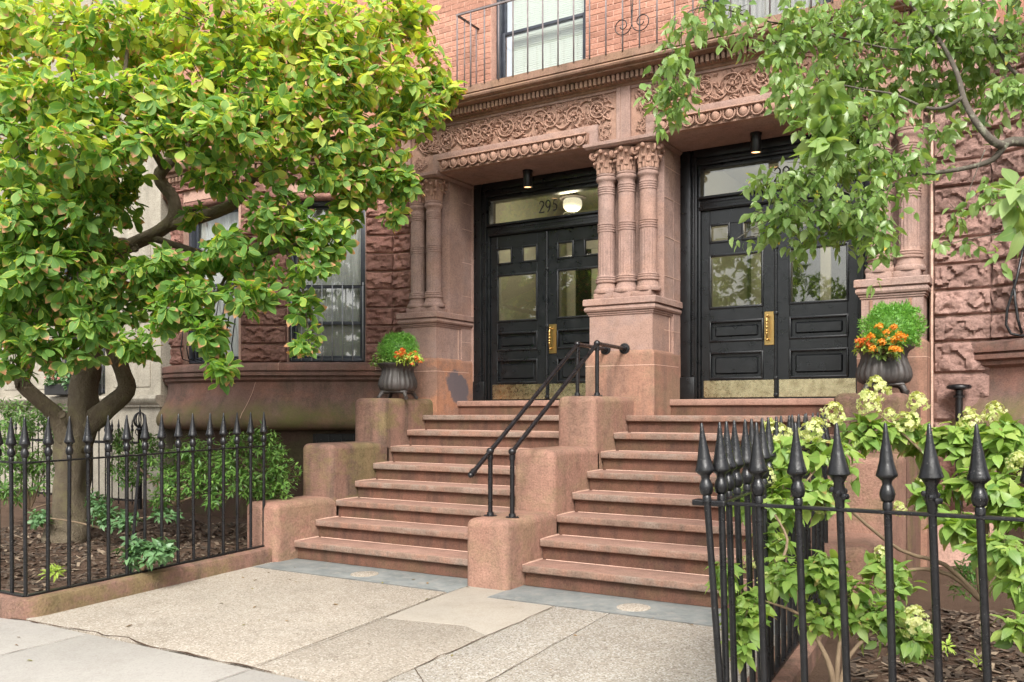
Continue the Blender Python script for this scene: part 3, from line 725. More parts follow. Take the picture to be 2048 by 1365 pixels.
lb = bay(LBP, [((-10.95, 8.41), (-9.51, 8.41), (.27, 1.40, 2.235, 4.53, dict(fill='curtain', bars=(9, 3.27, .02, .16)))),
               ((-9.51, 8.41), (-7.73, 9.5), (.645, 1.70, 2.235, 4.53, dict(fill='curtain', bars=(8, 3.266, .035, 0), screen=True, mid=.47)))], False)
RBP = [(-1.09, 9.83), (0.97, 8.56), (2.5, 8.56), (4.6, 9.8)]
rb = bay(RBP, [((-0.555, 9.5), (0.97, 8.56), (.42, 1.45, 2.235, 4.53, dict(fill='curtain', bars=(8, 3.266, .02, 0)))),
               ((0.97, 8.56), (2.5, 8.56), (.25, 1.28, 2.235, 4.53, dict(fill='curtain')))], True)
# pale joints in the left bay's sill and base
an1 = ang_of((-9.51, 8.41), (-7.73, 9.5))
for s, slant in ((.0, 0), (.55, .1), (1.86, 0)):
    m = MB(); A_ = (-9.51, 8.41)
    m.tube([fpt(A_, an1, s, -.02, 2.227), fpt(A_, an1, s, -.129, 2.199), fpt(A_, an1, s, -.1325, 2.185), fpt(A_, an1, s, -.1325, 2.105)], .0045, 5); m.build('pointing', 'light_mortar', lb)
m = MB(); m.tube([fpt((-9.51, 8.41), an1, .22 - .16 * i / 10, -o_, z_) for i, (o_, z_) in enumerate(((.046, 1.95), (.041, 1.90), (.046, 1.84), (.052, 1.79), (.066, 1.745), (.081, 1.70), (.102, 1.655), (.126, 1.61), (.15, 1.57), (.176, 1.53), (.206, 1.46)))], .004, 5)
m.build('pointing', 'light_mortar', lb)
# basement window with scrolled grille below the left bay
m = MB(); fbox(m, (-9.51, 8.41), an1, 1.0, 1.98, -.06, .04, .55, 1.25); gw = m.build('basement_window', 'dark', house)
for i in range(6):
    s = 1.05 + i * .17; m = MB()
    m.tube([fpt((-9.51, 8.41), an1, s, -.09, .56), fpt((-9.51, 8.41), an1, s, -.09, 1.24)], .007, 5); m.build('bar', 'iron', gw)
for i in range(5):
    m = MB(); cc = fpt((-9.51, 8.41), an1, 1.135 + i * .17, -.095, 1.12)
    for sg in (-1, 1):
        pts = []
        for k in range(18):
            a = k * .45; r = .012 + .0026 * k
            pts.append(cc + Vector((math.cos(an1), math.sin(an1), 0)) * (sg * r * math.cos(a)) + Vector((0, 0, 1)) * (r * math.sin(a) - .05 * (sg + 1)))
        m.tube(pts, .004, 4)
    m.build('scroll', 'iron', gw)

# ---- piers, columns, capitals
PED = [(-.3, -.2), (.035, -.2), (.035, 2.195), (.031, 2.215), (.012, 2.235), (0, 2.245), (0, 2.65), (.012, 2.655), (.012, 2.672), (.024, 2.676), (.024, 2.688), (.018, 2.694), (.04, 2.70), (.05, 2.72), (.046, 2.745), (.03, 2.758), (.03, 2.765), (.06, 2.770), (.06, 2.832), (.052, 2.843), (-.3, 2.85)]
ABA = [(-.3, 4.575), (.03, 4.575), (.045, 4.59), (.058, 4.60), (.06, 4.634), (-.3, 4.634)]
SH = .098
colprof = [(.142, 0), (.146, .012), (.146, .035), (.138, .05), (.128, .056), (.128, .064), (.118, .085), (.110, .115), (.112, .122), (.124, .126), (.128, .138), (.124, .15), (.114, .153), (.122, .157), (.125, .168), (.12, .178), (.11, .18), (.117, .184), (.119, .192), (.114, .2), (.101, .204), (SH, .22)]
colprof += [(SH, z) for z in np.linspace(.25, .68, 6)] + [(SH, .70)]
for zc in (.725, .752, .779, .806): colprof += [(SH, zc - .012), (SH + .007, zc - .008), (SH + .008, zc), (SH + .007, zc + .008), (SH, zc + .012)]
colprof += [(SH, .9), (SH - .001, 1.0), (SH - .002, 1.13)]
for zc in (1.16, 1.187, 1.214, 1.241): colprof += [(SH - .002, zc - .012), (SH + .005, zc - .008), (SH + .006, zc), (SH + .005, zc + .008), (SH - .002, zc + .012)]
colprof += [(SH - .002, 1.285), (SH + .008, 1.30), (SH + .02, 1.315), (SH + .024, 1.33), (SH + .02, 1.35), (SH + .008, 1.358), (SH + .018, 1.364), (SH + .02, 1.378), (SH + .005, 1.388)]
def flute(a, z, i):
    if .215 < z < .695: return 1 - .055 * max(0, math.cos(a * 16)) ** .5
    return 1
m = MB(); m.lathe(colprof, seg=96, rf=flute)
column_me = mesh('column', m.v, m.f, 'stone', 40)
# capital: bell, acanthus leaves, corner volutes
def capital_mesh():
    m = MB(); H = .262
    m.lathe([(.095, 0), (.10, .05), (.108, .12), (.125, .19), (.15, .24), (.15, H)], seg=24)
    for tier, (n, z0, hh, r0, r1, wd_) in enumerate(((8, .0, .13, .104, .15, .036), (8, .06, .15, .112, .175, .036))):
        for k in range(n):
            a = 2 * PI * (k + .5 * tier) / n; ca, sa = math.cos(a), math.sin(a)
            rows = []; N = 7
            for i in range(N):
                u = i / (N - 1)
                r = r0 + (r1 - r0) * u ** 2.2; z = z0 + hh * math.sin(u * PI * .62) / math.sin(PI * .62) if u < .9 else z0 + hh * .86
                w = wd_ * (1 - .55 * u) * (1 + .25 * math.sin(u * 14))
                rows.append((r, z, w))
            vs = []
            for r, z, w in rows:
                for s, dr in ((-1, -.008), (-.45, .012), (0, .004), (.45, .012), (1, -.008)):
                    vs.append(((r + dr) * ca - s * w * sa, (r + dr) * sa + s * w * ca, z))
            fs = [[i * 5 + j, i * 5 + j + 1, (i + 1) * 5 + j + 1, (i + 1) * 5 + j] for i in range(N - 1) for j in range(4)]
            m.add(vs, fs)
            m.ball((r1 * ca, r1 * sa, z0 + hh * .9), .018, 6, 5)
    for k in range(4):
        a = PI / 4 + k * PI / 2; ca, sa = math.cos(a), math.sin(a)
        pts = []; rad = []
        for i in range(26):
            q = i * .42; rr = .05 * (1 - i / 30)
            pts.append(((.165 + rr * math.cos(q + 2.6)) * ca, (.165 + rr * math.cos(q + 2.6)) * sa, .205 + rr * math.sin(q + 2.6))); rad.append(.017 * (1 - i / 45))
        m.tube(pts, rad, 6)
        m.tube([(.10 * ca, .10 * sa, .09), (.125 * ca, .125 * sa, .17), (.15 * ca, .15 * sa, .235)], [.012, .014, .018], 6)
    for k in range(4):
        a = k * PI / 2; m.ball((.158 * math.cos(a), .158 * math.sin(a), .235), .03, 8, 6)
    return mesh('capital', m.v, m.f, 'relief', 50)
capital_me = capital_mesh()
def pier(xl, xr, cl, cr, cols, label, mat='stone'):
    path = [(xl, 10.15), (xl, 9.3), (xr, 9.3), (xr, 10.15)]
    m = MB(); m.box(cl, cr, 9.58, 10.18, 2.83, 4.63)
    p = m.build('pier', 'stone', house); p['label'] = label
    m = MB(); sweep(m, path, PED[5:], False); m.build('pedestal', 'stone', p, 35)
    m = MB(); sweep(m, path, PED[:6], False); m.build('pedestal_base', 'stone_base', p, 35)
    m = MB(); sweep(m, path, ABA, True); m.build('abacus', 'stone', p, 35)
    n = len(cols); w = (xr - xl - .06) / n
    for i, cx in enumerate(cols):
        m = MB(); m.box(xl + .03 + i * w + .004, xl + .03 + (i + 1) * w - .004, 9.33, 9.62, 2.843, 2.915, .006); m.build('plinth_block', 'stone', p, 40)
        link('column', column_me, p, (cx, 9.455, 2.915), (0, 0, random.uniform(0, .3)))
        link('capital', capital_me, p, (cx, 9.455, 4.305))
    m = MB(); m.box(xl + .04, xr - .04, 9.345, 9.6, 2.84, 2.908); m.build('pointing', 'light_mortar', p)
    return p
pl_ = pier(-7.42, -6.875, -7.41, -6.862, (-7.283, -7.027), 'pier with paired fluted columns beside the left bay')
pc = pier(-4.67, -3.89, -4.60, -3.865, (-4.528, -4.274, -4.007), 'central pier with three fluted columns')
pr = pier(-1.69, -1.13, -1.63, -1.09, (-1.54, -1.273), 'pier with paired fluted columns behind the tree')
for x0, x1, z0 in ((-7.0, -6.86, 2.2), (-4.62, -4.58, 1.45), (-3.96, -3.862, 1.45), (-1.70, -1.62, 1.45)):
    m = MB(); m.box(x0, x1, 9.86, 10.2, z0, 4.64); m.build('door_reveal', 'stone', house)
m = MB(); m.box(-7.0, -6.8425, 9.88, 10.2, 1.45, 2.2); m.build('door_reveal', 'stone_stained', house)
m = MB(); m.box(-7.0, -6.80, 10.085, 10.25, 1.45, 4.6); m.build('door_reveal', 'stone', house)
for ch in pl_.children:
    if ch.name.startswith('pedestal_base'): ch.data.materials[0] = M['stone_stained']
m = MB()   # thin joints on the reveals
for x in (-6.873, -3.887):
    m.box(x - .004, x + .0025, 9.79, 9.797, 1.52, 2.64)
for z in (2.07, 2.48, 3.1, 3.55, 4.0, 4.35):
    m.box(-6.861, -6.8575, 9.87, 10.1, z, z + .006)
    m.box(-3.8635, -3.86, 9.59, 10.1, z, z + .006)
m.build('pointing', 'light_mortar', house)
for z in (2.07,):
    m = MB()
    for xl, xr in ((-7.42, -6.875), (-4.67, -3.89), (-1.69, -1.13)): sweep(m, [(xl, 9.6), (xl, 9.3), (xr, 9.3), (xr, 10.0)], [(.0365, z), (.0365, z + .006), (.03, z + .006), (.03, z)], True)
    m.build('pointing', 'light_mortar', house)
# two iron straps on the right pier
for x in (-1.60, -1.245):
    m = MB(); m.box(x - .013, x + .013, 9.285, 9.301, 2.47, 2.64, .004); o = m.build('strap', 'stone_base', pr)

# ---- entablature
COR = [(9.62, 5.56), (9.05, 5.54), (9.045, 5.455), (9.065, 5.447), (9.045, 5.437), (9.035, 5.42), (9.045, 5.40), (9.065, 5.39), (9.10, 5.386), (9.10, 5.368), (9.16, 5.356), (9.245, 5.352), (9.245, 5.272), (9.285, 5.266), (9.285, 5.25), (9.30, 5.236), (9.62, 5.236)]
m = MB(); m.profx(COR, -7.47, -1.03); ent = m.build('entablature', 'cornice', house, 30)
m = MB(); m.box(-7.45, -1.05, 9.338, 9.72, 4.634, 5.25)
fr = m.build('frieze_panel', 'relief', ent)
m = MB(); E9 = 9.302
PANELS = ((-7.295, -4.335, -6.80, -4.68), (-4.163, -1.20, -3.845, -1.70))
for x0, x1 in ((-7.45, -7.295), (-4.335, -4.283), (-4.277, -4.163), (-1.20, -1.05)): m.box(x0, x1, E9, 9.36, 4.634, 5.24, .004, 1)
for pl, prr, el, er in PANELS:
    m.box(el - .13, er + .11, E9 + .001, 9.36, 4.772, 4.865, .006, 2)
    m.box(el - .13, el + .0, E9 + .002, 9.36, 4.64, 4.78, .004, 1); m.box(er, er + .11, E9 + .002, 9.36, 4.64, 4.78, .004, 1)
    m.box(pl - .002, prr + .002, E9 + .012, 9.36, 5.205, 5.245, .008, 2)
    m.box(pl, el - .13, E9 + .004, 9.36, 4.636, 4.66, .004, 1); m.box(er + .11, prr, E9 + .004, 9.36, 4.636, 4.66, .004, 1)
m.build('frieze_frame', 'stone', ent, 35)
m = MB(); m.box(-4.2832, -4.2768, 9.312, 9.36, 4.64, 5.24); m.build('pointing', 'light_mortar', ent)
v_, f_ = rbox(.036, .07, .078, .004, 1); dme = mesh('dentil', v_, f_, 'cornice')
x = -7.44
while x < -1.05:
    link('dentil', dme, ent, (x, 9.215, 5.311)); x += .0578
# egg and dart lintels and soffits
def egg_mesh():
    m = MB(); vs = []; fs = []; N, K = 9, 8
    for i in range(N):
        t_ = -PI / 2 + PI * i / (N - 1)
        for k in range(K + 1):
            p_ = PI * k / K
            wz = .062 * math.sin(t_); r = math.cos(t_) * (1 + .12 * math.sin(t_))
            vs.append((.043 * r * math.cos(p_), -.05 * r * math.sin(p_), wz))
    fs = [[i * (K + 1) + k, i * (K + 1) + k + 1, (i + 1) * (K + 1) + k + 1, (i + 1) * (K + 1) + k] for i in range(N - 1) for k in range(K)]
    m.add(vs, fs)
    pts = [(.058 * math.cos(a), -.022 - .012 * math.sin(a), .012 + .078 * math.sin(a)) for a in np.linspace(-PI * 1.12, PI * .12, 13)]
    m.tube(pts, .0085, 5)
    m.add([(.067, -.03, .06), (.084, -.03, .06), (.0755, -.02, -.055), (.0755, -.045, .05), (.067, .02, .06), (.084, .02, .06)], [[0, 3, 2], [3, 1, 2], [0, 1, 3], [0, 2, 4], [1, 5, 2]])
    return mesh('egg', m.v, m.f, 'relief', 60)
egg_me = egg_mesh()
for pl, prr, el, er in PANELS:
    m = MB(); m.profx([(9.36, 4.774), (9.224, 4.774), (9.22, 4.758), (9.235, 4.754), (9.285, 4.74), (9.29, 4.70), (9.305, 4.66), (9.30, 4.65), (9.285, 4.646), (9.285, 4.622), (9.33, 4.618), (9.36, 4.62)], el, er)
    lt = m.build('lintel', 'relief', ent, 35)
    n = 14; pit = (er - el - .03) / n
    for i in range(n):
        o = link('egg', egg_me, ent, (el + .015 + pit * (i + .5) - .004, 9.272, 4.698), (math.radians(-14), 0, 0), (1.12, 1.15, .95))
    m = MB(); m.box(el - .07, er + .12, 9.335, 10.2, 4.6195, 4.70); m.build('soffit', 'stone', house)
# carved rinceau: a waved stem with spiral tendrils, rosettes, leaves and berries
def rinceau(pl, prr, zc, amp, n):
    m = MB(); Yb = 9.330
    P = lambda x, z, d=0.0: (x, Yb - d, z)
    Lw = (prr - pl - .16) / n
    def lobe(x, z, a, l, w, d=.02):
        ca, sa = math.cos(a), math.sin(a); vs = []; N = 6
        for i in range(N):
            u = i / (N - 1); ww = w * math.sin(PI * min(1, u * .95 + .12)) * (1 + .25 * math.sin(u * 18))
            bx, bz = x + ca * l * u - sa * .15 * l * u * u, z + sa * l * u + ca * .15 * l * u * u
            for s_, dd in ((-1, -.004), (0, d * (1 - .4 * u)), (1, -.004)):
                vs.append(P(bx - sa * ww * s_, bz + ca * ww * s_, dd))
        m.add(vs, [[i * 3 + j, i * 3 + j + 1, i * 3 + j + 4, i * 3 + j + 3] for i in range(N - 1) for j in range(2)])
    stem = []
    for i in range(n * 14 + 1):
        u = i / 14; stem.append(P(pl + .08 + u * Lw, zc + amp * .82 * math.cos(u * PI), .008 + .006 * math.sin(u * 9)))
    m.tube(stem, .0115, 6)
    for k in range(n):
        sg = 1 if k % 2 else -1
        cx = pl + .08 + (k + .5) * Lw + random.uniform(-.01, .01); cz_ = zc - sg * amp * .06
        dirn = 1 if k < n / 2 else -1; am = amp * random.uniform(.78, 1.04); tn = random.uniform(.27, .4); cx += random.uniform(-.02, .02)
        pts = []; rad = []
        for i in range(34):
            q = i * tn; r = am * .92 * (1 - i / 40)
            pts.append(P(cx - dirn * r * math.cos(q), cz_ + sg * r * math.sin(q) * .95, .01 + .02 * i / 34)); rad.append(.0115 * (1 - i / 60))
        m.tube(pts, rad, 6)
        m.ball(P(cx, cz_, .022), .02, 8, 6)
        for j in range(7):
            a = 2 * PI * j / 7; lobe(cx + .02 * math.cos(a), cz_ + .02 * math.sin(a), a, .05, .017, .02)
        for j in range(34):
            a = random.uniform(0, 2 * PI); r = amp * random.uniform(.55, 1.05)
            lobe(cx + r * math.cos(a), cz_ + r * math.sin(a) * .9, a + random.uniform(.5, 1.8) * random.choice((-1, 1)), random.uniform(.05, .085), random.uniform(.014, .024), .022)
        for j in range(9):
            a = random.uniform(0, 2 * PI); r = amp * random.uniform(.35, 1.0)
            m.ball(P(cx + r * math.cos(a), cz_ + r * math.sin(a) * .9, .014), random.uniform(.009, .015), 6, 5)
        for j in range(4):   # leaf fans in the angles between the scrolls
            lobe(cx + dirn * Lw * .42, zc + sg * amp * .45, PI / 2 * sg + (j - 1.5) * .5, .085, .018, .022)
    return m
for (pl, prr, el, er) in PANELS:
    m = rinceau(pl, prr, 5.035, .165, 9)
    for xd in (pl + .16, prr - .15):      # foliage hanging in the end drops
        for j in range(16):
            a = random.uniform(0, 2 * PI)
            z_ = random.uniform(4.69, 4.86); x_ = xd + random.uniform(-.08, .08)
            q = [(x_ + .03 * math.cos(a + k * .5) * (1 - k / 9), 9.332 - .014, z_ + .03 * math.sin(a + k * .5) * (1 - k / 9)) for k in range(8)]
            m.tube(q, [.009 * (1 - k / 11) for k in range(8)], 5)
    m.build('scroll_relief', 'relief', ent, 60)

# ---- doorways
def ribbon(m, pts, y, w):
    vs = []; n = len(pts)
    for i, (x, z, ww) in enumerate(pts):
        a, b = pts[max(0, i - 1)], pts[min(n - 1, i + 1)]
        d = Vector((b[0] - a[0], b[1] - a[1])).normalized()
        for s_ in (-1, 1): vs.append((x - d.y * s_ * ww * w, y, z + d.x * s_ * ww * w))
    m.add(vs, [[2 * i, 2 * i + 1, 2 * i + 3, 2 * i + 2] for i in range(n - 1)])
def arc(cx, cz, rx, rz, a0, a1, n, w0, w1):
    return [(cx + rx * math.cos(math.radians(a0 + (a1 - a0) * i / n)), cz + rz * math.sin(math.radians(a0 + (a1 - a0) * i / n)), w0 + (w1 - w0) * i / n) for i in range(n + 1)]
DIG = {'2': [arc(.27, .74, .22, .25, 170, -40, 16, .6, 1.3) + [(.22, .3, 1.1), (.03, .02, .9)], [(.03, .035, .9), (.3, .04, 1.3), (.52, .05, 1.2), (.55, .16, .5)]],
       '9': [arc(.27, .70, .22, .29, 0, 360, 26, 1.1, 1.1), [(.49, .68, 1.2), (.47, .45, 1.3), (.38, .2, 1.2), (.2, .0, .6)]],
       '5': [[(.5, .98, .7), (.3, .95, 1.2), (.2, .95, 1.0)], [(.2, .96, .8), (.16, .62, .9)], arc(.24, .36, .25, .27, 115, -120, 18, 1.0, 1.3)]}
def doorway(c, label, digits, dx):
    root = None; Y = 10.1
    m = MB(); hw = 1.11
    for sg in (-1, 1):
        for a, b, y0 in ((hw, .985, Y - .035), (.985, .945, Y - .015), (.945, .91, Y - .03), (.91, .876, Y + .0)):
            x0, x1 = sorted((c + sg * a, c + sg * b)); m.box(x0, x1, y0, Y + .16, 1.69, 4.62, .006, 2)
        x0, x1 = sorted((c + sg * (hw + .004), c + sg * .93)); m.box(x0, x1, Y - .055, Y + .1, 1.69, 1.955, .008, 2)
    for z0, z1, y0 in ((4.52, 4.618, Y - .034), (4.47, 4.52, Y - .012), (4.43, 4.47, Y - .028), (4.378, 4.43, Y + .002)): m.box(c - .97, c + .97, y0, Y + .16, z0, z1, .006, 2)
    m.box(c - .88, c + .88, Y - .01, Y + .16, 3.90, 4.068, .006, 2); m.box(c - .90, c + .90, Y - .05, Y + .02, 4.03, 4.062, .008, 2); m.box(c - .89, c + .89, Y - .025, Y + .02, 3.91, 3.945, .006, 2)
    root = m.build('doorway', 'door', house, 35); root['label'] = label
    m = MB()
    for i in range(62): m.ball((c - .86 + i * .0282, Y - .02, 3.99), .0085, 6, 5)
    for sg in (-1, 1):
        for i in range(95): m.ball((c + sg * .965, Y - .02, 1.99 + i * .026), .008, 6, 4)
    tag(m.build('bead_moulding', 'door', root, 180), kind='stuff')
    for i, x0 in enumerate((c - .874, c + .002)):
        x1 = x0 + .872
        lo, li = (.105, .15) if i == 0 else (.15, .105)
        pa, pb = x0 + lo, x1 - li
        m = MB(); ya, yb = Y + .03, Y + .08
        m.box(x0, pa, ya, yb, 1.70, 3.898, .004, 1); m.box(pb, x1, ya, yb, 1.70, 3.898, .004, 1)
        for z0, z1 in ((1.70, 1.934), (2.235, 2.369), (2.598, 2.755), (3.371, 3.522), (3.73, 3.898)): m.box(pa, pb, ya + .001, yb - .001, z0, z1, .004, 1)
        pm = (pa + pb) / 2; m.box(pm - .078, pm + .078, ya + .002, yb - .002, 3.522, 3.73, .004, 1)
        for z0, z1 in ((1.934, 2.235), (2.369, 2.598)):
            m.box(pa, pb, ya + .028, yb - .004, z0, z1)
            m.box(pa + .055, pb - .055, ya + .010, yb - .004, z0 + .05, z1 - .05, .016, 1)
        def mould(xa, xb, za, zb, t_=.028):
            m.box(xa, xa + t_, ya - .014, ya + .03, za, zb, .011, 2); m.box(xb - t_, xb, ya - .014, ya + .03, za, zb, .011, 2)
            m.box(xa, xb, ya - .0135, ya + .03, za, za + t_, .011, 2); m.box(xa, xb, ya - .0135, ya + .03, zb - t_, zb, .011, 2)
        for z0, z1 in ((1.934, 2.235), (2.369, 2.598), (2.755, 3.371)): mould(pa - .012, pb + .012, z0 - .012, z1 + .012)
        for xa, xb in ((pa, pm - .078), (pm + .078, pb)): mould(xa - .01, xb + .01, 3.512, 3.74)
        lf = m.build('door_leaf', 'door', root, 35)
        m = MB(); m.box(pa, pb, ya + .03, ya + .036, 2.755, 3.371); m.build('pane', 'door_glass', root)
        for xa, xb in ((pa, pm - .078), (pm + .078, pb)):
            m = MB(); vs = []; e_ = .035
            vs = [(xa, ya + .034, 3.522), (xb, ya + .034, 3.522), (xb, ya + .034, 3.73), (xa, ya + .034, 3.73), (xa + e_, ya + .024, 3.522 + e_), (xb - e_, ya + .024, 3.522 + e_), (xb - e_, ya + .024, 3.73 - e_), (xa + e_, ya + .024, 3.73 - e_)]
            m.add(vs, [[0, 1, 5, 4], [1, 2, 6, 5], [2, 3, 7, 6], [3, 0, 4, 7], [4, 5, 6, 7]]); m.build('bevelled_pane', 'door_glass', root)
        m = MB(); m.box(x0 + .03, x1 - .02, ya - .005, ya + .003, 1.715, 1.912, .002, 1); m.build('kick_plate', 'kick', root)
    m = MB(); m.tube([(c, Y + .022, 1.72), (c, Y + .022, 3.89)], .016, 8)
    for z in (1.74, 1.93, 2.66, 3.4): m.box(c - .024, c + .024, Y + .002, Y + .04, z - .02, z + .02, .008)
    m.build('astragal', 'door', root, 60)
    xp = c + dx
    m = MB(); m.box(xp - .055, xp + .055, Y + .018, Y + .031, 2.303, 2.681, .003, 1); ph = m.build('pull_plate', 'brass', root)
    m = MB(); m.tube([(xp - .01, Y + .02, 2.37), (xp - .01, Y - .03, 2.37), (xp - .01, Y - .045, 2.40), (xp - .01, Y - .05, 2.5), (xp - .01, Y - .045, 2.59), (xp - .01, Y - .03, 2.62), (xp - .01, Y + .02, 2.62)], .009, 8)
    for z in (2.36, 2.43, 2.46, 2.5, 2.54, 2.57, 2.63): m.ball((xp - .01, Y - .048 if 2.4 < z < 2.6 else Y - .03, z), .016, 8, 6)
    m.build('pull_handle', 'brass', root, 180)
    m = MB(); m.box(c - .85, c + .85, Y + .05, Y + .056, 4.066, 4.38); m.build('transom_pane', 'door_glass', root)
    m = MB(); n = len(digits); h = .155; dw = .098
    for j, ch in enumerate(digits):
        ox = c + dx2 - n * dw / 2 + j * dw + .012
        for k, st in enumerate(DIG[ch]): ribbon(m, [(ox + x * .145, 4.142 + z * h, w) for x, z, w in st], Y + .047 - .0006 * (k + 1), .0072)
    m.build('house_number', 'dark', root)
    # vestibule seen through the glass
    m = MB(); a, b = c - 1.1, c + 1.1
    for q in (((a, b, 10.35, 12.7, 1.64, 1.69), 'tile'),): m.box(*q[0])
    v = m.build('vestibule_floor', 'tile', root)
    m = MB(); m.box(a - .05, a, 10.3, 12.7, 1.69, 4.8); m.box(b, b + .05, 10.3, 12.7, 1.69, 4.8); m.box(a - .05, b + .05, 12.7, 12.75, 1.69, 4.8); m.box(a, b, 10.28, 12.7, 4.75, 4.8)
    m.build('vestibule_wall', 'plaster', root)
    m = MB()
    for x in (-.95, -.52, .0, .52, .95): m.box(c + x - .07, c + x + .07, 12.58, 12.69, 1.69, 4.2, .01)
    m.box(c - 1.02, c + 1.02, 12.57, 12.69, 4.1, 4.3, .01); m.box(c - 1.02, c + 1.02, 12.57, 12.69, 1.69, 1.95, .01)
    m.build('inner_door_frame', 'white', root, 35)
    m = MB(); m.box(c - .9, c + .9, 12.62, 12.64, 1.9, 4.1); m.build('inner_door_glass', 'dark', root)
    return root
dx2 = 0.0
doorway(-5.70, 'black panelled double door numbered 295', '295', .085)
dx2 = .055
doorway(-2.748, 'black panelled double door behind the leafy branch', '29', -.075)

# ---- upper windows
window(house, (0, 9.5), 0, -6.15, -4.85, 5.6, 7.7, fill=None, blind=True, mid=.36, deep=.16)
window(house, (0, 9.5), 0, -3.32, -2.04, 5.6, 7.7, fill='screen', mid=.36, deep=.16)
# ================================================================ fittings
def downlight(x, y, label):
    root = thing('ceiling_downlight', (x, y, 4.40), label, 'light', 'black soffit downlights')
    m = MB(); m.lathe([(.055, .0), (.058, .004), (.058, .19), (.064, .192), (.064, .219)], x, y, 4.40, 24, None, False, True); m.build('housing', 'door', root, 40)
    m = MB(); m.lathe([(.052, .012), (.03, .03)], x, y, 4.40, 20); m.build('bulb', 'bulb', root, 40)
downlight(-5.80, 9.80, 'black cylinder downlight above the door numbered 295')
downlight(-2.88, 9.80, 'black cylinder downlight half hidden by leaves over the right door')
root = thing('alarm_bell', (-2.30, 9.75, 4.50), 'small red round alarm sounder on the right door soffit', 'alarm')
m = MB(); m.lathe([(.02, .0), (.055, .012), (.07, .045), (.07, .06)], -2.30, 9.75, 4.50, 20); m.build('dome', 'red', root, 40)
m = MB(); m.lathe([(.04, .06), (.04, .12)], -2.30, 9.75, 4.50, 16); m.build('mount', 'dark', root)
def pendant(x, y, z, label):
    root = thing('hall_lamp', (x, y, z), label, 'lamp', 'lit hall lamps')
    m = MB(); m.lathe([(.03, -.11), (.085, -.10), (.122, -.065), (.134, -.02), (.126, .035), (.108, .06)], x, y, z, 28); m.build('globe', 'lamp', root, 180)
    m = MB(); m.lathe([(.11, .058), (.185, .066), (.19, .078), (.11, .10), (.08, .13), (.03, .16), (.012, .18), (.012, .5)], x, y, z, 28); m.build('shade', 'grey_iron', root, 60)
    L_ = bpy.data.lights.new('hall_lamp_light', 'POINT'); L_.energy = 16; L_.color = (1, .9, .72); L_.shadow_soft_size = .15
    lo = bpy.data.objects.new('hall_lamp_light', L_); COL.objects.link(lo); lo.parent = root; lo.location = (0, -.05, -.25)
pendant(*(-5.788, 11.000, 4.438), 'lit round hall lamp behind the transom numbered 295')
pendant(-2.3, 11.2, 4.25, 'lit round hall lamp behind the right transom')

# balcony railing above the cornice
rail = thing('balcony_railing', (-4.6, 9.04, 5.54), 'thin rusty iron balcony railing with scrolls above the cornice', 'railing')
RY, RX0 = 9.04, -6.36
m = MB(); m.box(RX0 - .012, -1.0, RY - .012, RY + .012, 6.425, 6.447); m.build('top_rail', 'grey_iron', rail)
m = MB(); m.box(RX0 - .0125, RX0 + .0125, RY + .012, 9.53, 6.426, 6.446); m.build('return_rail', 'iron', rail)
xs_ = [RX0] + [RX0 + .2 + .2025 * i for i in range(27)]
for x in xs_:
    if x > -1.0: break
    m = MB(); m.tube([(x, RY, 5.53), (x, RY, 6.43)], .0095, 6); m.build('bar', 'grey_iron', rail, 180)
for y in (9.2, 9.34, 9.46):
    m = MB(); m.tube([(RX0, y, 5.55), (RX0, y, 6.43)], .008, 6); m.build('bar', 'grey_iron', rail, 180)
for x in (-4.022,):
    for sg in (-1, 1):
        m = MB(); pts = [(x + sg * .0, RY, 6.40)]
        pts += [(x + sg * (.02 + .13 * math.sin(u * 1.6) * 0), RY, 6.40 - u * .5) for u in (.3,)]
        cxs, cz = x + sg * .115, 5.80
        for k in range(30):
            a = PI - .0 + k * .32; r = .115 * (1 - k / 36)
            pts.append((cxs + sg * r * math.cos(a), RY - .006, cz + r * math.sin(a)))
        m.tube(pts, .006, 5); m.build('scroll', 'iron', rail, 180)

# two pipe handrails on the middle stair wall
def handrail(x, tail, label):
    root = thing('pipe_handrail', (x, 6.85, 0.60), label, 'handrail', 'black pipe handrails')
    r = .0215; b0, b1, e1 = Vector((x, 6.85, 1.19)), Vector((x, 8.57, 2.275)), Vector((x + .0, 9.265, 2.262))
    d = (b1 - b0).normalized()
    m = MB(); m.tube([b0 - d * (tail), b1], r, 12); m.build('sloping_rail', 'pipe', root, 60)
    m = MB(); m.tube([b1, e1], r, 12); m.build('level_rail', 'pipe', root, 60)
    for p, zb in ((b0, .595), (b1, 1.71)):
        m = MB(); m.lathe([(r, 0), (r, p.z - zb)], p.x, p.y, zb, 12)
        m.lathe([(.028, p.z - zb - .075), (.028, p.z - zb - .03)], p.x, p.y, zb, 12); post = m.build('post', 'pipe', root, 60)
        m = MB(); m.lathe([(.062, 0), (.062, .009), (.034, .013), (.03, .04), (.024, .042)], p.x, p.y, zb, 20)
        for k in range(4): m.ball((p.x + .047 * math.cos(k * PI / 2 + .6), p.y + .047 * math.sin(k * PI / 2 + .6), zb + .01), .009, 6, 4)
        m.build('flange', 'pipe', root, 60)
        m = MB(); m.ball(p, .036, 14, 9); m.build('ball_joint', 'pipe', root, 180)
    m = MB(); vs = []
    q = MB(); q.lathe([(.062, 0), (.062, .01), (.036, .014), (.03, .05)], 0, 0, 0, 20)
    m.add([(x + a, 9.268 + .004 - c_, 2.262 + b) for a, b, c_ in q.v], q.f); m.build('wall_flange', 'pipe', root, 60)
    if tail > .05:
        t0 = b0 - d * tail
        m = MB(); m.tube([t0 + d * .03, t0 - d * .03], .03, 12); m.ball(t0 - d * .035, .026, 10, 7); m.build('end_cap', 'pipe', root, 60)
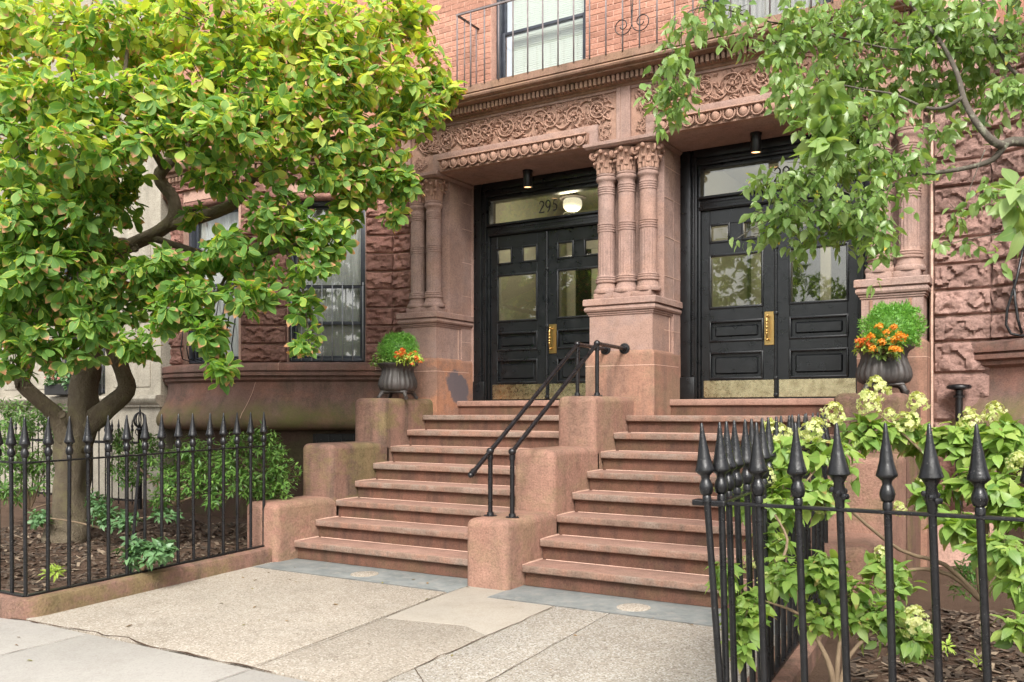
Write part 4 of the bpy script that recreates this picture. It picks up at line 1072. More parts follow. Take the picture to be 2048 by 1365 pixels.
handrail(-4.45, .34, 'left black pipe handrail with a short tail past its post')
handrail(-4.215, .02, 'right black pipe handrail ending at its lower post')

# ---------------------------------------------------------------- spiked fences
BAR_R = .0155
m = MB(); m.lathe([(BAR_R, 0), (BAR_R, 1.085)], seg=10, capt=True); picket_me = mesh('picket', m.v, m.f, 'iron', 60)
m = MB(); m.lathe([(.019, 1.05), (.019, 1.075), (.016, 1.08), (.024, 1.085), (.028, 1.097), (.0305, 1.112), (.028, 1.127), (.022, 1.142), (.018, 1.15), (.02, 1.165), (.032, 1.176), (.0415, 1.184), (.042, 1.191), (.036, 1.210), (.028, 1.244), (.0225, 1.283), (.0155, 1.32), (.010, 1.36), (.0065, 1.392), (.003, 1.398)], seg=20)
finial_me = mesh('finial', m.v, m.f, 'iron', 50)
m = MB(); m.lathe([(.019, 1.05), (.019, 1.075), (.024, 1.085), (.027, 1.112), (.02, 1.15), (.036, 1.178), (.047, 1.186), (.0465, 1.191), (.031, 1.244), (.0155, 1.32), (.0065, 1.392), (.003, 1.398)], seg=20)
for k in range(7):
    a = k * 2.4; m.ball((.026 * math.cos(a), .026 * math.sin(a), 1.095 + .007 * (k % 5)), .014, 6, 5)
rough_me = mesh('finial', m.v, m.f, 'iron', 50)
def fence(runs, label, rough=(), lean=0.0):
    root = thing('iron_fence', (*runs[0][0], gz(runs[0][0][1])), label, 'fence', 'spiked black iron garden fences')
    cnt = 0
    for (a, b, start, pitch) in runs:
        a, b = Vector(a), Vector(b); L_ = (b - a).length; u = (b - a) / L_; an = math.atan2(u.y, u.x)
        for h, th_, wd_ in ((.155, .018, .05), (1.195, .014, .042)):
            m = MB(); vs, fs = rbox(L_, wd_, th_, .003, 1); c, s_ = math.cos(an), math.sin(an)
            m.add([((a.x + b.x) / 2 + c * x - s_ * y, (a.y + b.y) / 2 + s_ * x + c * y, gz(a.y + u.y * (x + L_ / 2)) + h + z + .02 * 0) for x, y, z in vs], fs)
            m.build('rail' if h > .5 else 'base_rail', 'iron', root, 30)
        s = start
        while s <= L_ + .01:
            p = a + u * s; z = gz(p.y) + .155
            tx, ty = random.uniform(-.012, .012), random.uniform(-.012, .012)
            le = lean * (1 if s < .9 or abs(u.x) > .5 else .3)
            pk = link('picket', picket_me, root, (p.x + le, p.y, z), (tx * .7, ty * .7 - le, 0))
            f = link('finial', rough_me if cnt in rough else finial_me, pk, (p.x + le, p.y, z)); cnt += 1
            s += pitch
    return root
lf = fence([((-6.90, 3.96), (-7.10, 6.60), 0, .1885), ((-6.90, 3.96), (-13.5, 3.96), .19, .19)], 'spiked black iron fence enclosing the magnolia bed')
m = MB(); m.tube([(-6.992, 4.95, .12), (-7.0, 5.045, 1.16)], .014, 8); m.build('brace', 'iron', lf)
m = MB(); m.tube([(-7.10, 6.60, .52), (-7.03, 6.64, .52)], .012, 8); m.ball((-7.02, 6.65, .52), .03, 8, 6); m.build('wall_tie', 'iron', lf)
rf = fence([((-1.285, 3.84), (3.2, 3.84), 0.0, .171), ((-1.285, 3.84), (-1.47, 6.72), .15, .171)], 'spiked black iron fence around the hydrangeas', (3, 5), .032)
link('finial', finial_me, link('picket', picket_me, rf, (-1.25, 3.79, .155 + gz(3.8)), (0, -.075, 0)), (-1.25, 3.79, .155 + gz(3.8)))
m = MB(); m.box(-1.40, -1.25, 3.79, 3.86, 1.183 + gz(3.84), 1.209 + gz(3.84), .006); m.build('rail_end', 'iron', rf)

# ---------------------------------------------------------------- urns and their planting
def ufl(a, z, i):
    return 1 + (.028 * math.cos(a * 22) if .10 < z < .40 else 0) + (.02 * math.cos(a * 10) if z > .41 else 0)
m = MB(); m.lathe([(.12, .085), (.19, .092), (.215, .11), (.233, .145), (.238, .18), (.228, .23), (.205, .285), (.192, .33), (.198, .365), (.22, .395), (.252, .415), (.258, .43), (.245, .437), (.18, .42), (.17, .36)], seg=132, rf=ufl, capt=True)
urn_me = mesh('bowl', m.v, m.f, 'urn', 50)
m = MB()
for k in range(4):
    a = PI / 4 + k * PI / 2; ca, sa = math.cos(a), math.sin(a)
    for w in (0,):
        m.tube([(.13 * ca, .13 * sa, .088), (.19 * ca, .19 * sa, .082), (.225 * ca, .225 * sa, .05), (.245 * ca, .245 * sa, .016), (.265 * ca, .265 * sa, .006)], [.03, .03, .024, .022, .026], 8)
m.box(-.17, .17, -.17, .17, .07, .095, .01)
feet_me = mesh('feet', m.v, m.f, 'urn', 50)
def urn(x, y, z, rz, label):
    root = thing('garden_urn', (x, y, z), label, 'urn', 'fluted cast iron urns')
    link('bowl', urn_me, root, (x, y, z), (0, 0, rz)); link('feet', feet_me, root, (x, y, z), (0, 0, rz))
urn(-7.06, 8.75, 1.714, .3, 'fluted iron urn on the stair wall beside the left bay')
urn(-1.40, 8.78, 1.714, .2, 'dark fluted iron urn on the stair wall behind the hydrangeas')

# ================================================================ foliage
def leaf_template(nseg, prof, fold, droop, wave=0.0):
    """unit leaf along +y, flat normal +z; prof = half width at each station"""
    v = []; uv = []; f = []
    for i in range(nseg + 1):
        u = i / nseg; w = prof(u)
        zc = -droop * u * u
        for sx in (-1, 0, 1):
            v.append((sx * w, u, zc + (fold * w if sx else 0) + wave * math.sin(u * 9 + sx) * abs(sx) * w)); uv.append((.5 + .5 * sx, u))
    for i in range(nseg):
        for j in range(2): f.append((i * 3 + j, i * 3 + j + 1, i * 3 + j + 4, i * 3 + j + 3))
    return np.array(v), np.array(uv), f
ob = lambda u: .26 * (math.sin(PI * min(1, u ** 1.25 * 1.0)) ** .8 if 0 < u < 1 else .0) + .012   # obovate
ov = lambda u: .25 * (math.sin(PI * u ** .75) ** 1.0 if 0 < u < 1 else 0) + .008                     # ovate, pointed
la = lambda u: .13 * (math.sin(PI * u ** .9) if 0 < u < 1 else 0) + .006                              # lanceolate
ne = lambda u: .16 * (1 - u) + .03
T_MAG = [leaf_template(5, ob, .25, .12, .05), leaf_template(5, ob, .45, .28, .08), leaf_template(5, ob, .12, -.05, .06)]
T_OV = [leaf_template(4, ov, .3, .22, .05), leaf_template(4, ov, .15, .4, .08), leaf_template(4, ov, .45, .1, .05)]
T_HYD = [leaf_template(5, lambda u: .30 * (math.sin(PI * u ** .8) if 0 < u < 1 else 0) + .01, .28, .3, .08), leaf_template(5, lambda u: .27 * (math.sin(PI * u ** .8) if 0 < u < 1 else 0) + .01, .15, .5, .1)]
T_LAN = [leaf_template(3, la, .3, .15), leaf_template(3, la, .2, .3)]
T_NEE = [leaf_template(2, ne, .2, .1)]
def norm(a): return a / np.maximum(1e-9, np.linalg.norm(a, axis=-1, keepdims=True))
def whorls(blobs, n, k3, up=.5, rnd=.5, seed=0):
    """n twig ends spread through ellipsoids (centre, radii); returns position, axis, blob index"""
    g = np.random.default_rng(seed)
    C = np.array([b[0] for b in blobs], float); Rr = np.array([b[1] for b in blobs], float)
    wt = (Rr[:, 0] * Rr[:, 2]) ** 1.0; wt /= wt.sum()
    idx = g.choice(len(blobs), n, p=wt)
    d = norm(g.normal(size=(n, 3))); r = g.random((n, 1)) ** (1 / k3)
    P = C[idx] + d * r * Rr[idx]
    a = norm(d * .6 + np.array([0, 0, up]) + g.normal(size=(n, 3)) * rnd * .6)
    return P, a, idx
def whorl_leaves(P, a, per, lmin, lmax, el0, el1, droop, seed=0, spread=0.0):
    g = np.random.default_rng(seed + 5); n = len(P)
    t0 = norm(np.cross(a, g.normal(size=(n, 3)))); t1 = np.cross(a, t0)
    out = []
    for j in range(per):
        az = 2 * PI * j / per + g.random(n) * .9; el = np.radians(g.uniform(el0, el1, n))
        d = a * np.cos(el)[:, None] + (t0 * np.cos(az)[:, None] + t1 * np.sin(az)[:, None]) * np.sin(el)[:, None]
        d = norm(d + np.array([0, 0, -1.0]) * g.uniform(droop * .4, droop * 1.5, (n, 1)))
        nn = a + np.array([0, 0, .6]) + g.normal(size=(n, 3)) * .25
        nn = norm(nn - d * (nn * d).sum(1, keepdims=True))
        L_ = g.uniform(lmin, lmax, n)
        pos = P + d * .012 - a * (g.random((n, 1)) * spread)
        out.append((pos, d, nn, L_))
    return [np.concatenate(q) for q in zip(*out)]
def build_leaves(parent, leaves, temps, mat, nparts, name='leaf', stuff='foliage', seed=0, matsel=None, mats=None):
    """the nparts leaves nearest the camera as objects sharing meshes, the others one mesh"""
    pos, d, nn, L_ = leaves; n = len(pos); g = np.random.default_rng(seed + 9)
    side = np.cross(d, nn); tsel = g.integers(0, len(temps), n)
    msel = matsel if matsel is not None else np.zeros(n, int); mats = mats or [mat]
    dist = np.linalg.norm(pos - np.array([0, 0, 1.55]), axis=1) / (L_ / L_.mean())
    order = np.argsort(dist); chosen = np.zeros(n, bool); chosen[order[:nparts]] = True
    po = np.array(W(parent))
    if nparts:
        lm = {}
        for ti, (v, uv, f) in enumerate(temps):
            for mi, mm in enumerate(mats):
                me = bpy.data.meshes.new(name); me.from_pydata(v.tolist(), [], f); me.materials.append(M[mm])
                ul = me.uv_layers.new(); li = np.array([i for q in f for i in q]); ul.data.foreach_set('uv', uv[li].ravel())
                me.polygons.foreach_set('use_smooth', [True] * len(f)); lm[ti, mi] = me
        for i in np.nonzero(chosen)[0]:
            o = bpy.data.objects.new(name, lm[tsel[i], msel[i]]); COL.objects.link(o); o.parent = parent
            l = L_[i]
            o.matrix_local = Matrix(((side[i][0] * l, d[i][0] * l, nn[i][0] * l, pos[i][0] - po[0]), (side[i][1] * l, d[i][1] * l, nn[i][1] * l, pos[i][1] - po[1]), (side[i][2] * l, d[i][2] * l, nn[i][2] * l, pos[i][2] - po[2]), (0, 0, 0, 1)))
    V = []; F = []; U = []; MI = []; base = 0
    for ti, (v, uv, f) in enumerate(temps):
        for mi in range(len(mats)):
            s = (~chosen) & (tsel == ti) & (msel == mi); k = int(s.sum())
            if not k: continue
            q = pos[s][:, None, :] + L_[s][:, None, None] * (v[None, :, 0:1] * side[s][:, None, :] + v[None, :, 1:2] * d[s][:, None, :] + v[None, :, 2:3] * nn[s][:, None, :])
            V.append(q.reshape(-1, 3)); nv = len(v); fa = np.array(f)
            F.append((fa[None] + (np.arange(k) * nv)[:, None, None]).reshape(-1, 4) + base); base += k * nv
            U.append(np.tile(uv[fa.ravel()], (k, 1))); MI.append(np.full(k * len(f), mi))
    if V:
        V = np.concatenate(V) - po; F = np.concatenate(F); U = np.concatenate(U); MI = np.concatenate(MI)
        me = bpy.data.meshes.new(stuff); me.vertices.add(len(V)); me.vertices.foreach_set('co', V.astype(np.float32).ravel())
        me.loops.add(F.size); me.loops.foreach_set('vertex_index', F.astype(np.int32).ravel())
        me.polygons.add(len(F)); me.polygons.foreach_set('loop_start', np.arange(0, F.size, 4, dtype=np.int32)); me.polygons.foreach_set('loop_total', np.full(len(F), 4, dtype=np.int32))
        for mm in mats: me.materials.append(M[mm])
        me.polygons.foreach_set('material_index', MI.astype(np.int32)); me.polygons.foreach_set('use_smooth', np.ones(len(F), bool))
        ul = me.uv_layers.new(); ul.data.foreach_set('uv', U.astype(np.float32).ravel()); me.update(calc_edges=True); me.validate()
        o = bpy.data.objects.new(stuff, me); COL.objects.link(o); o.parent = parent; o['kind'] = 'stuff'
def twigs(m, P, a, blobs, idx, r0, frac=.5, every=1, seg=4):
    for i in range(0, len(P), every):
        p = Vector(P[i]); c = Vector(blobs[idx[i]][0]); ax = Vector(a[i])
        e = p + (c - p) * frac; mid = p.lerp(e, .5) - ax * .04
        m.tube([p, mid, e], [r0 * .55, r0 * .8, r0], seg, False)
def limb(m, pts, rads, seg=10, wob=.12, sub=4):
    """smooth tapered limb through control points (Catmull-Rom)"""
    P = [Vector(p) for p in pts]; out = []; rr = []
    for i in range(len(P) - 1):
        p0, p1, p2, p3 = P[max(0, i - 1)], P[i], P[i + 1], P[min(len(P) - 1, i + 2)]
        for k in range(sub):
            t_ = k / sub
            out.append(.5 * ((2 * p1) + (p2 - p0) * t_ + (2 * p0 - 5 * p1 + 4 * p2 - p3) * t_ ** 2 + (3 * p1 - p0 - 3 * p2 + p3) * t_ ** 3)); rr.append(rads[i] + (rads[i + 1] - rads[i]) * t_)
    out.append(P[-1]); rr.append(rads[-1]); m.tube(out, rr, seg, True, wob)
def blob(c, rx, rz, ry): return (c, (rx * .93, ry, rz))

# ---------------------------------------------------------------- magnolia
mag = thing('magnolia_tree', (-9.946, 6.207, 0.129), 'spreading magnolia with yellowing leaves behind the left spiked fence', 'tree')
m = MB()
limb(m, [(-9.961, 6.197, 0.018), (-9.931, 6.216, 0.282), (-9.911, 6.228, 0.634), (-9.891, 6.240, 0.986), (-9.871, 6.253, 1.279)], [.27, .205, .185, .20, .215], 24, .32)
limb(m, [(-9.871, 6.253, 1.103), (-9.797, 6.299, 1.455), (-9.782, 6.308, 1.807), (-9.742, 6.333, 2.159), (-9.692, 6.363, 2.511), (-9.551, 6.391, 2.740), (-9.372, 6.443, 3.025), (-9.332, 6.467, 3.316), (-9.184, 6.441, 3.500)], [.19, .19, .17, .145, .12, .10, .085, .08, .085], 20, .3)
m.build('trunk', 'bark', mag, 180)
MAGL = [
 ([(-9.874, 6.192, 1.222), (-9.879, 6.013, 1.515), (-9.870, 5.784, 1.713), (-9.901, 5.647, 1.879), (-9.818, 5.639, 2.044), (-9.826, 5.576, 2.290), (-9.820, 5.463, 2.666)], [.15, .10, .085, .08, .075, .055, .035]),
 ([(-9.822, 6.283, 1.338), (-9.505, 6.361, 1.543), (-9.193, 6.435, 1.791), (-9.173, 6.389, 2.002), (-9.225, 6.298, 2.313), (-9.262, 6.217, 2.593), (-9.211, 6.072, 2.857), (-9.213, 5.836, 3.104)], [.14, .12, .11, .09, .08, .07, .055, .035]),
 ([(-9.287, 6.436, 3.423), (-8.910, 6.492, 3.521), (-8.630, 6.547, 3.631), (-8.502, 6.568, 3.750), (-8.474, 6.526, 3.946), (-8.516, 6.383, 4.143), (-8.304, 6.396, 4.309), (-8.081, 6.416, 4.443), (-7.883, 6.420, 4.789), (-7.666, 6.436, 5.180), (-7.473, 6.438, 5.562), (-7.406, 6.479, 6.192)], [.085, .085, .08, .075, .07, .065, .06, .05, .042, .035, .028, .018]),
 ([(-8.606, 6.562, 3.648), (-8.283, 6.643, 3.695), (-7.989, 6.707, 3.756), (-7.800, 6.823, 3.867), (-7.612, 6.939, 4.171), (-7.376, 7.084, 4.365), (-7.306, 7.128, 4.669), (-7.162, 7.099, 5.021), (-7.069, 7.156, 5.513), (-6.975, 7.214, 6.006)], [.075, .065, .06, .055, .05, .045, .035, .03, .024, .015]),
 ([(-7.376, 7.084, 4.365), (-7.165, 7.332, 4.533), (-6.900, 7.612, 4.675), (-6.629, 7.897, 4.934), (-6.302, 8.216, 5.198), (-6.066, 8.478, 5.378)], [.035, .03, .026, .022, .016, .008]),
 ([(-6.852, 7.642, 4.687), (-6.660, 7.760, 4.506), (-6.420, 7.908, 4.280), (-6.228, 8.026, 4.111)], [.022, .018, .014, .008]),
 ([(-9.193, 6.435, 3.471), (-9.164, 6.101, 3.527), (-8.980, 5.745, 3.823), (-8.824, 5.371, 4.089), (-8.748, 5.065, 4.254)], [.07, .055, .045, .035, .02]),
 ([(-8.957, 5.759, 3.823), (-8.793, 5.625, 4.301), (-8.649, 5.479, 4.860), (-8.781, 5.398, 5.476)], [.04, .034, .026, .016]),
 ([(-8.861, 6.522, 3.538), (-8.058, 6.430, 3.305), (-7.406, 6.479, 3.146), (-6.929, 6.655, 3.233), (-6.646, 6.947, 3.408)], [.045, .035, .028, .022, .012]),
 ([(-7.406, 6.479, 3.146), (-7.343, 6.165, 2.688), (-7.224, 6.004, 2.265), (-7.059, 5.988, 1.938)], [.02, .016, .012, .007]),
 ([(-8.748, 5.065, 4.254), (-9.335, 4.939, 4.417), (-10.259, 4.957, 4.682), (-11.019, 4.959, 5.036)], [.024, .022, .018, .01]),
 ([(-9.820, 5.463, 2.666), (-9.893, 5.182, 3.072), (-10.167, 5.014, 3.448), (-11.081, 5.038, 3.829)], [.034, .028, .02, .01]),
 ([(-6.929, 6.655, 3.337), (-6.752, 6.764, 2.921), (-6.699, 6.797, 2.557), (-6.673, 6.813, 2.245)], [.02, .014, .010, .006]),
 ([(-9.780, 5.663, 2.127), (-9.016, 5.487, 2.305), (-8.469, 5.472, 2.383), (-8.033, 5.623, 2.374)], [.03, .022, .016, .008]),
 ([(-8.417, 6.385, 4.213), (-8.080, 5.829, 4.448), (-7.944, 5.561, 4.752), (-7.901, 5.587, 5.348)], [.04, .03, .024, .014]),
]
for pts, rads in MAGL:
    m = MB(); limb(m, pts, rads, 12, .28); m.build('branch', 'bark', mag, 180)
m = MB(); m.lathe([(.045, 0), (.05, .02), (.042, .028), (.03, .012), (.012, .004)], 0, 0, 0, 14)
kn = mesh('knot_scar', m.v, m.f, 'bark', 60)
for p_, r_ in (((-9.687, 5.991, 1.515), (1.3, .2, .4)), ((-8.971, 6.420, 3.402), (1.4, 0, .3)), ((-9.869, 5.585, 1.849), (1.4, 0, -.6))):
    link('knot_scar', kn, mag, p_, r_)
def pxb(L): return [blob(c, rx, rz, ry) for c, rx, rz, ry in L]
MB_ = pxb([((-10.122, 5.042, 5.647), 0.536, 0.429, 0.483),
 ((-9.700, 4.832, 4.808), 0.514, 0.411, 0.463),
 ((-9.656, 4.859, 4.140), 0.463, 0.411, 0.437),
 ((-9.911, 4.937, 3.513), 0.473, 0.368, 0.420),
 ((-10.030, 5.098, 2.912), 0.429, 0.322, 0.375),
 ((-11.019, 4.959, 5.427), 0.503, 0.447, 0.475),
 ((-11.019, 4.959, 4.589), 0.503, 0.447, 0.475),
 ((-11.191, 5.088, 3.795), 0.456, 0.399, 0.427),
 ((-9.776, 5.019, 2.305), 0.315, 0.236, 0.276),
 ((-9.429, 5.351, 5.604), 0.584, 0.425, 0.500),
 ((-8.376, 5.412, 5.441), 0.603, 0.402, 0.500),
 ((-8.253, 6.075, 5.604), 0.584, 0.425, 0.500),
 ((-7.262, 6.098, 5.391), 0.553, 0.402, 0.478),
 ((-7.348, 6.984, 5.678), 0.548, 0.438, 0.493),
 ((-6.556, 7.002, 5.562), 0.525, 0.420, 0.473),
 ((-6.452, 7.771, 5.874), 0.503, 0.335, 0.419),
 ((-6.338, 8.076, 6.103), 0.256, 0.228, 0.242),
 ((-8.535, 4.844, 4.548), 0.481, 0.384, 0.432),
 ((-7.857, 5.027, 4.525), 0.516, 0.329, 0.422),
 ((-7.512, 5.474, 4.548), 0.529, 0.360, 0.444),
 ((-7.143, 5.936, 4.667), 0.541, 0.393, 0.467),
 ((-6.942, 6.530, 4.860), 0.514, 0.411, 0.463),
 ((-6.556, 7.002, 4.984), 0.525, 0.420, 0.473),
 ((-6.323, 7.616, 5.185), 0.465, 0.383, 0.424),
 ((-6.192, 8.166, 5.504), 0.285, 0.256, 0.271),
 ((-6.082, 8.351, 5.198), 0.259, 0.219, 0.239),
 ((-6.214, 7.918, 4.868), 0.419, 0.223, 0.321),
 ((-8.297, 4.756, 3.962), 0.422, 0.329, 0.375),
 ((-7.631, 4.931, 3.950), 0.458, 0.275, 0.367),
 ((-7.338, 5.347, 4.149), 0.422, 0.282, 0.352),
 ((-6.859, 5.759, 4.228), 0.522, 0.285, 0.404),
 ((-6.748, 6.414, 4.436), 0.453, 0.302, 0.377),
 ((-6.556, 7.002, 4.459), 0.473, 0.315, 0.394),
 ((-6.439, 7.544, 4.473), 0.411, 0.246, 0.329),
 ((-8.238, 4.675, 3.376), 0.371, 0.325, 0.348),
 ((-8.085, 5.121, 3.491), 0.432, 0.288, 0.360),
 ((-7.101, 5.962, 3.880), 0.344, 0.172, 0.258),
 ((-6.680, 6.691, 4.037), 0.411, 0.231, 0.321),
 ((-6.513, 7.263, 4.092), 0.349, 0.295, 0.322),
 ((-6.411, 7.679, 4.116), 0.277, 0.221, 0.249),
 ((-6.237, 7.903, 4.114), 0.196, 0.168, 0.182),
 ((-6.356, 7.830, 3.778), 0.156, 0.123, 0.140),
 ((-8.377, 4.707, 2.882), 0.375, 0.329, 0.352),
 ((-8.126, 5.096, 2.962), 0.432, 0.336, 0.384),
 ((-8.071, 5.482, 2.663), 0.348, 0.249, 0.298),
 ((-7.520, 5.704, 2.995), 0.393, 0.197, 0.295),
 ((-7.177, 6.150, 3.178), 0.453, 0.226, 0.339),
 ((-6.855, 6.584, 3.523), 0.386, 0.283, 0.334),
 ((-6.646, 6.947, 3.408), 0.315, 0.263, 0.289),
 ((-6.723, 6.664, 2.983), 0.231, 0.180, 0.206),
 ((-6.970, 6.160, 2.713), 0.298, 0.149, 0.224),
 ((-7.227, 5.767, 2.735), 0.340, 0.194, 0.267),
 ((-6.686, 6.805, 2.297), 0.114, 0.130, 0.122),
 ((-6.717, 6.786, 2.557), 0.125, 0.125, 0.125),
 ((-6.730, 6.778, 2.713), 0.145, 0.104, 0.125),
 ((-7.041, 5.882, 2.128), 0.107, 0.107, 0.107),
 ((-7.164, 5.923, 2.380), 0.172, 0.123, 0.148),
 ((-7.165, 5.805, 2.492), 0.219, 0.122, 0.170),
 ((-6.605, 7.207, 3.663), 0.134, 0.161, 0.148),
 ((-9.619, 5.351, 4.092), 0.322, 0.322, 0.322),
 ((-9.061, 5.460, 3.934), 0.420, 0.315, 0.368),
 ((-8.480, 5.818, 3.776), 0.315, 0.263, 0.289),
 ((-8.912, 5.317, 3.369), 0.411, 0.308, 0.360),
 ((-9.519, 5.295, 3.375), 0.318, 0.318, 0.318),
 ((-8.797, 5.857, 3.287), 0.268, 0.268, 0.268),
 ((-9.043, 5.236, 2.752), 0.360, 0.257, 0.308),
 ((-8.882, 5.570, 2.726), 0.368, 0.210, 0.289),
 ((-8.080, 5.947, 2.817), 0.260, 0.208, 0.234),
 ((-8.389, 5.756, 3.960), 0.312, 0.208, 0.260),
 ((-7.764, 6.259, 3.671), 0.210, 0.158, 0.184),
 ((-7.227, 6.589, 3.093), 0.315, 0.210, 0.263),
 ((-8.453, 4.894, 2.433), 0.336, 0.240, 0.288),
 ((-8.273, 5.240, 2.208), 0.270, 0.246, 0.258),
 ((-7.771, 5.550, 2.208), 0.172, 0.148, 0.160),
 ((-7.062, 5.751, 2.289), 0.216, 0.120, 0.168),
 ((-6.907, 5.847, 1.977), 0.096, 0.144, 0.120),
 ((-8.818, 4.905, 2.110), 0.221, 0.221, 0.221),
 ((-7.349, 5.575, 2.481), 0.216, 0.168, 0.192),
 ((-7.855, 5.498, 2.847), 0.295, 0.197, 0.246),
 ((-8.055, 5.257, 2.444), 0.243, 0.194, 0.219),
 ((-8.428, 5.028, 2.152), 0.243, 0.170, 0.207),
 ((-7.471, 5.499, 2.337), 0.168, 0.120, 0.144),
 ((-6.877, 6.335, 2.776), 0.176, 0.126, 0.151),
 ((-6.575, 6.873, 3.129), 0.208, 0.156, 0.182),
 ((-6.513, 7.263, 3.823), 0.188, 0.161, 0.174)])
P, a, idx = whorls([(c_, (q_[0] * 1.05, q_[1] * 1.2, q_[2] * 1.05)) for c_, q_ in MB_], 3550, 2.6, .35, .7, 3)
lv = whorl_leaves(P, a, 7, .085, .175, 35, 105, .5, 3, .06)
g = np.random.default_rng(4)
pz = np.clip((lv[0][:, 2] - 3.1) / 2.6, 0, 1)
ms = (g.random(len(lv[0])) < pz ** 1.1 * .78 + .03).astype(int)
build_leaves(mag, lv, T_MAG, 'mag', 300, seed=1, matsel=ms, mats=['mag', 'mag2'])
m = MB(); twigs(m, P, a, MB_, idx, .006, .55, 2); tag(m.build('twigs', 'bark', mag, 180), kind='stuff')

# ---------------------------------------------------------------- fruit tree reaching in from the right
crab = thing('fruit_tree', (1.75, 5.35, 0.0), 'small fruit tree reaching in from the right over the doorway', 'tree')
m = MB()
limb(m, [(1.75, 5.35, -.1), (1.72, 5.36, .6), (1.62, 5.42, 1.3), (1.4, 5.5, 1.9), (1.1, 5.58, 2.4)], [.13, .105, .095, .085, .075], 14)
m.build('trunk', 'bark2', crab, 180)
CRL = [
 ([(1.1, 5.58, 2.4), (.6, 5.66, 2.75), (-0.160, 5.891, 3.085), (-0.306, 5.801, 3.071), (-0.403, 5.741, 3.171), (-0.480, 5.752, 3.331), (-0.522, 5.785, 3.508), (-0.608, 5.850, 3.723), (-0.715, 5.842, 3.893), (-0.838, 5.826, 4.096)], [.075, .06, .05, .045, .035, .03, .025, .021, .018, .012]),
 ([(-0.281, 5.816, 3.071), (-0.345, 5.835, 3.000), (-0.460, 5.823, 2.970), (-0.614, 5.787, 2.955), (-0.746, 5.765, 2.953), (-0.872, 5.687, 2.879), (-0.983, 5.678, 2.832), (-1.094, 5.668, 2.753), (-1.172, 5.620, 2.693)], [.034, .03, .025, .022, .02, .016, .013, .01, .006]),
 ([(-0.492, 5.745, 3.359), (-0.584, 5.747, 3.319), (-0.683, 5.686, 3.319), (-0.847, 5.702, 3.427), (-1.017, 5.715, 3.493), (-1.197, 5.604, 3.523), (-1.326, 5.407, 3.397)], [.022, .018, .015, .012, .01, .008, .005]),
 ([(-0.620, 5.842, 3.738), (-0.838, 5.826, 3.734), (-1.094, 5.668, 3.794), (-1.351, 5.509, 3.870), (-1.528, 5.283, 3.871), (-1.689, 4.949, 3.855), (-1.780, 4.717, 3.746), (-1.781, 4.658, 3.559), (-1.781, 4.658, 3.395), (-1.809, 4.640, 3.258)], [.014, .012, .011, .01, .008, .007, .006, .005, .0045, .003]),
 ([(-0.444, 5.951, 4.078), (-0.352, 5.949, 3.761), (-0.275, 5.938, 3.566), (-0.200, 5.983, 3.479), (-0.064, 6.067, 3.304)], [.01, .015, .018, .02, .024]),
 ([(-0.983, 5.678, 2.832), (-1.146, 5.636, 2.889), (-1.300, 5.541, 3.040), (-1.416, 5.470, 3.055)], [.009, .007, .005, .003]),
 ([(-1.094, 5.668, 2.753), (-1.223, 5.589, 2.768), (-1.377, 5.494, 2.738), (-1.560, 5.499, 2.714), (-1.717, 5.402, 2.607)], [.007, .006, .005, .004, .003]),
 ([(-1.225, 5.470, 3.486), (-1.098, 5.078, 3.176), (-0.996, 4.554, 2.887), (-0.971, 4.334, 2.779)], [.006, .005, .004, .003]),
 ([(-0.379, 5.756, 3.043), (-0.463, 5.704, 2.786), (-0.483, 5.633, 2.661)], [.006, .004, .003]),
 ([(-0.013, 5.394, 2.588), (-0.196, 5.516, 2.539), (-0.387, 5.516, 2.505), (-0.579, 5.456, 2.473)], [.008, .006, .004, .002]),
]
for pts, rads in CRL:
    m = MB(); limb(m, pts, [r_ * .55 for r_ in rads], 8); m.build('branch', 'bark2', crab, 180)
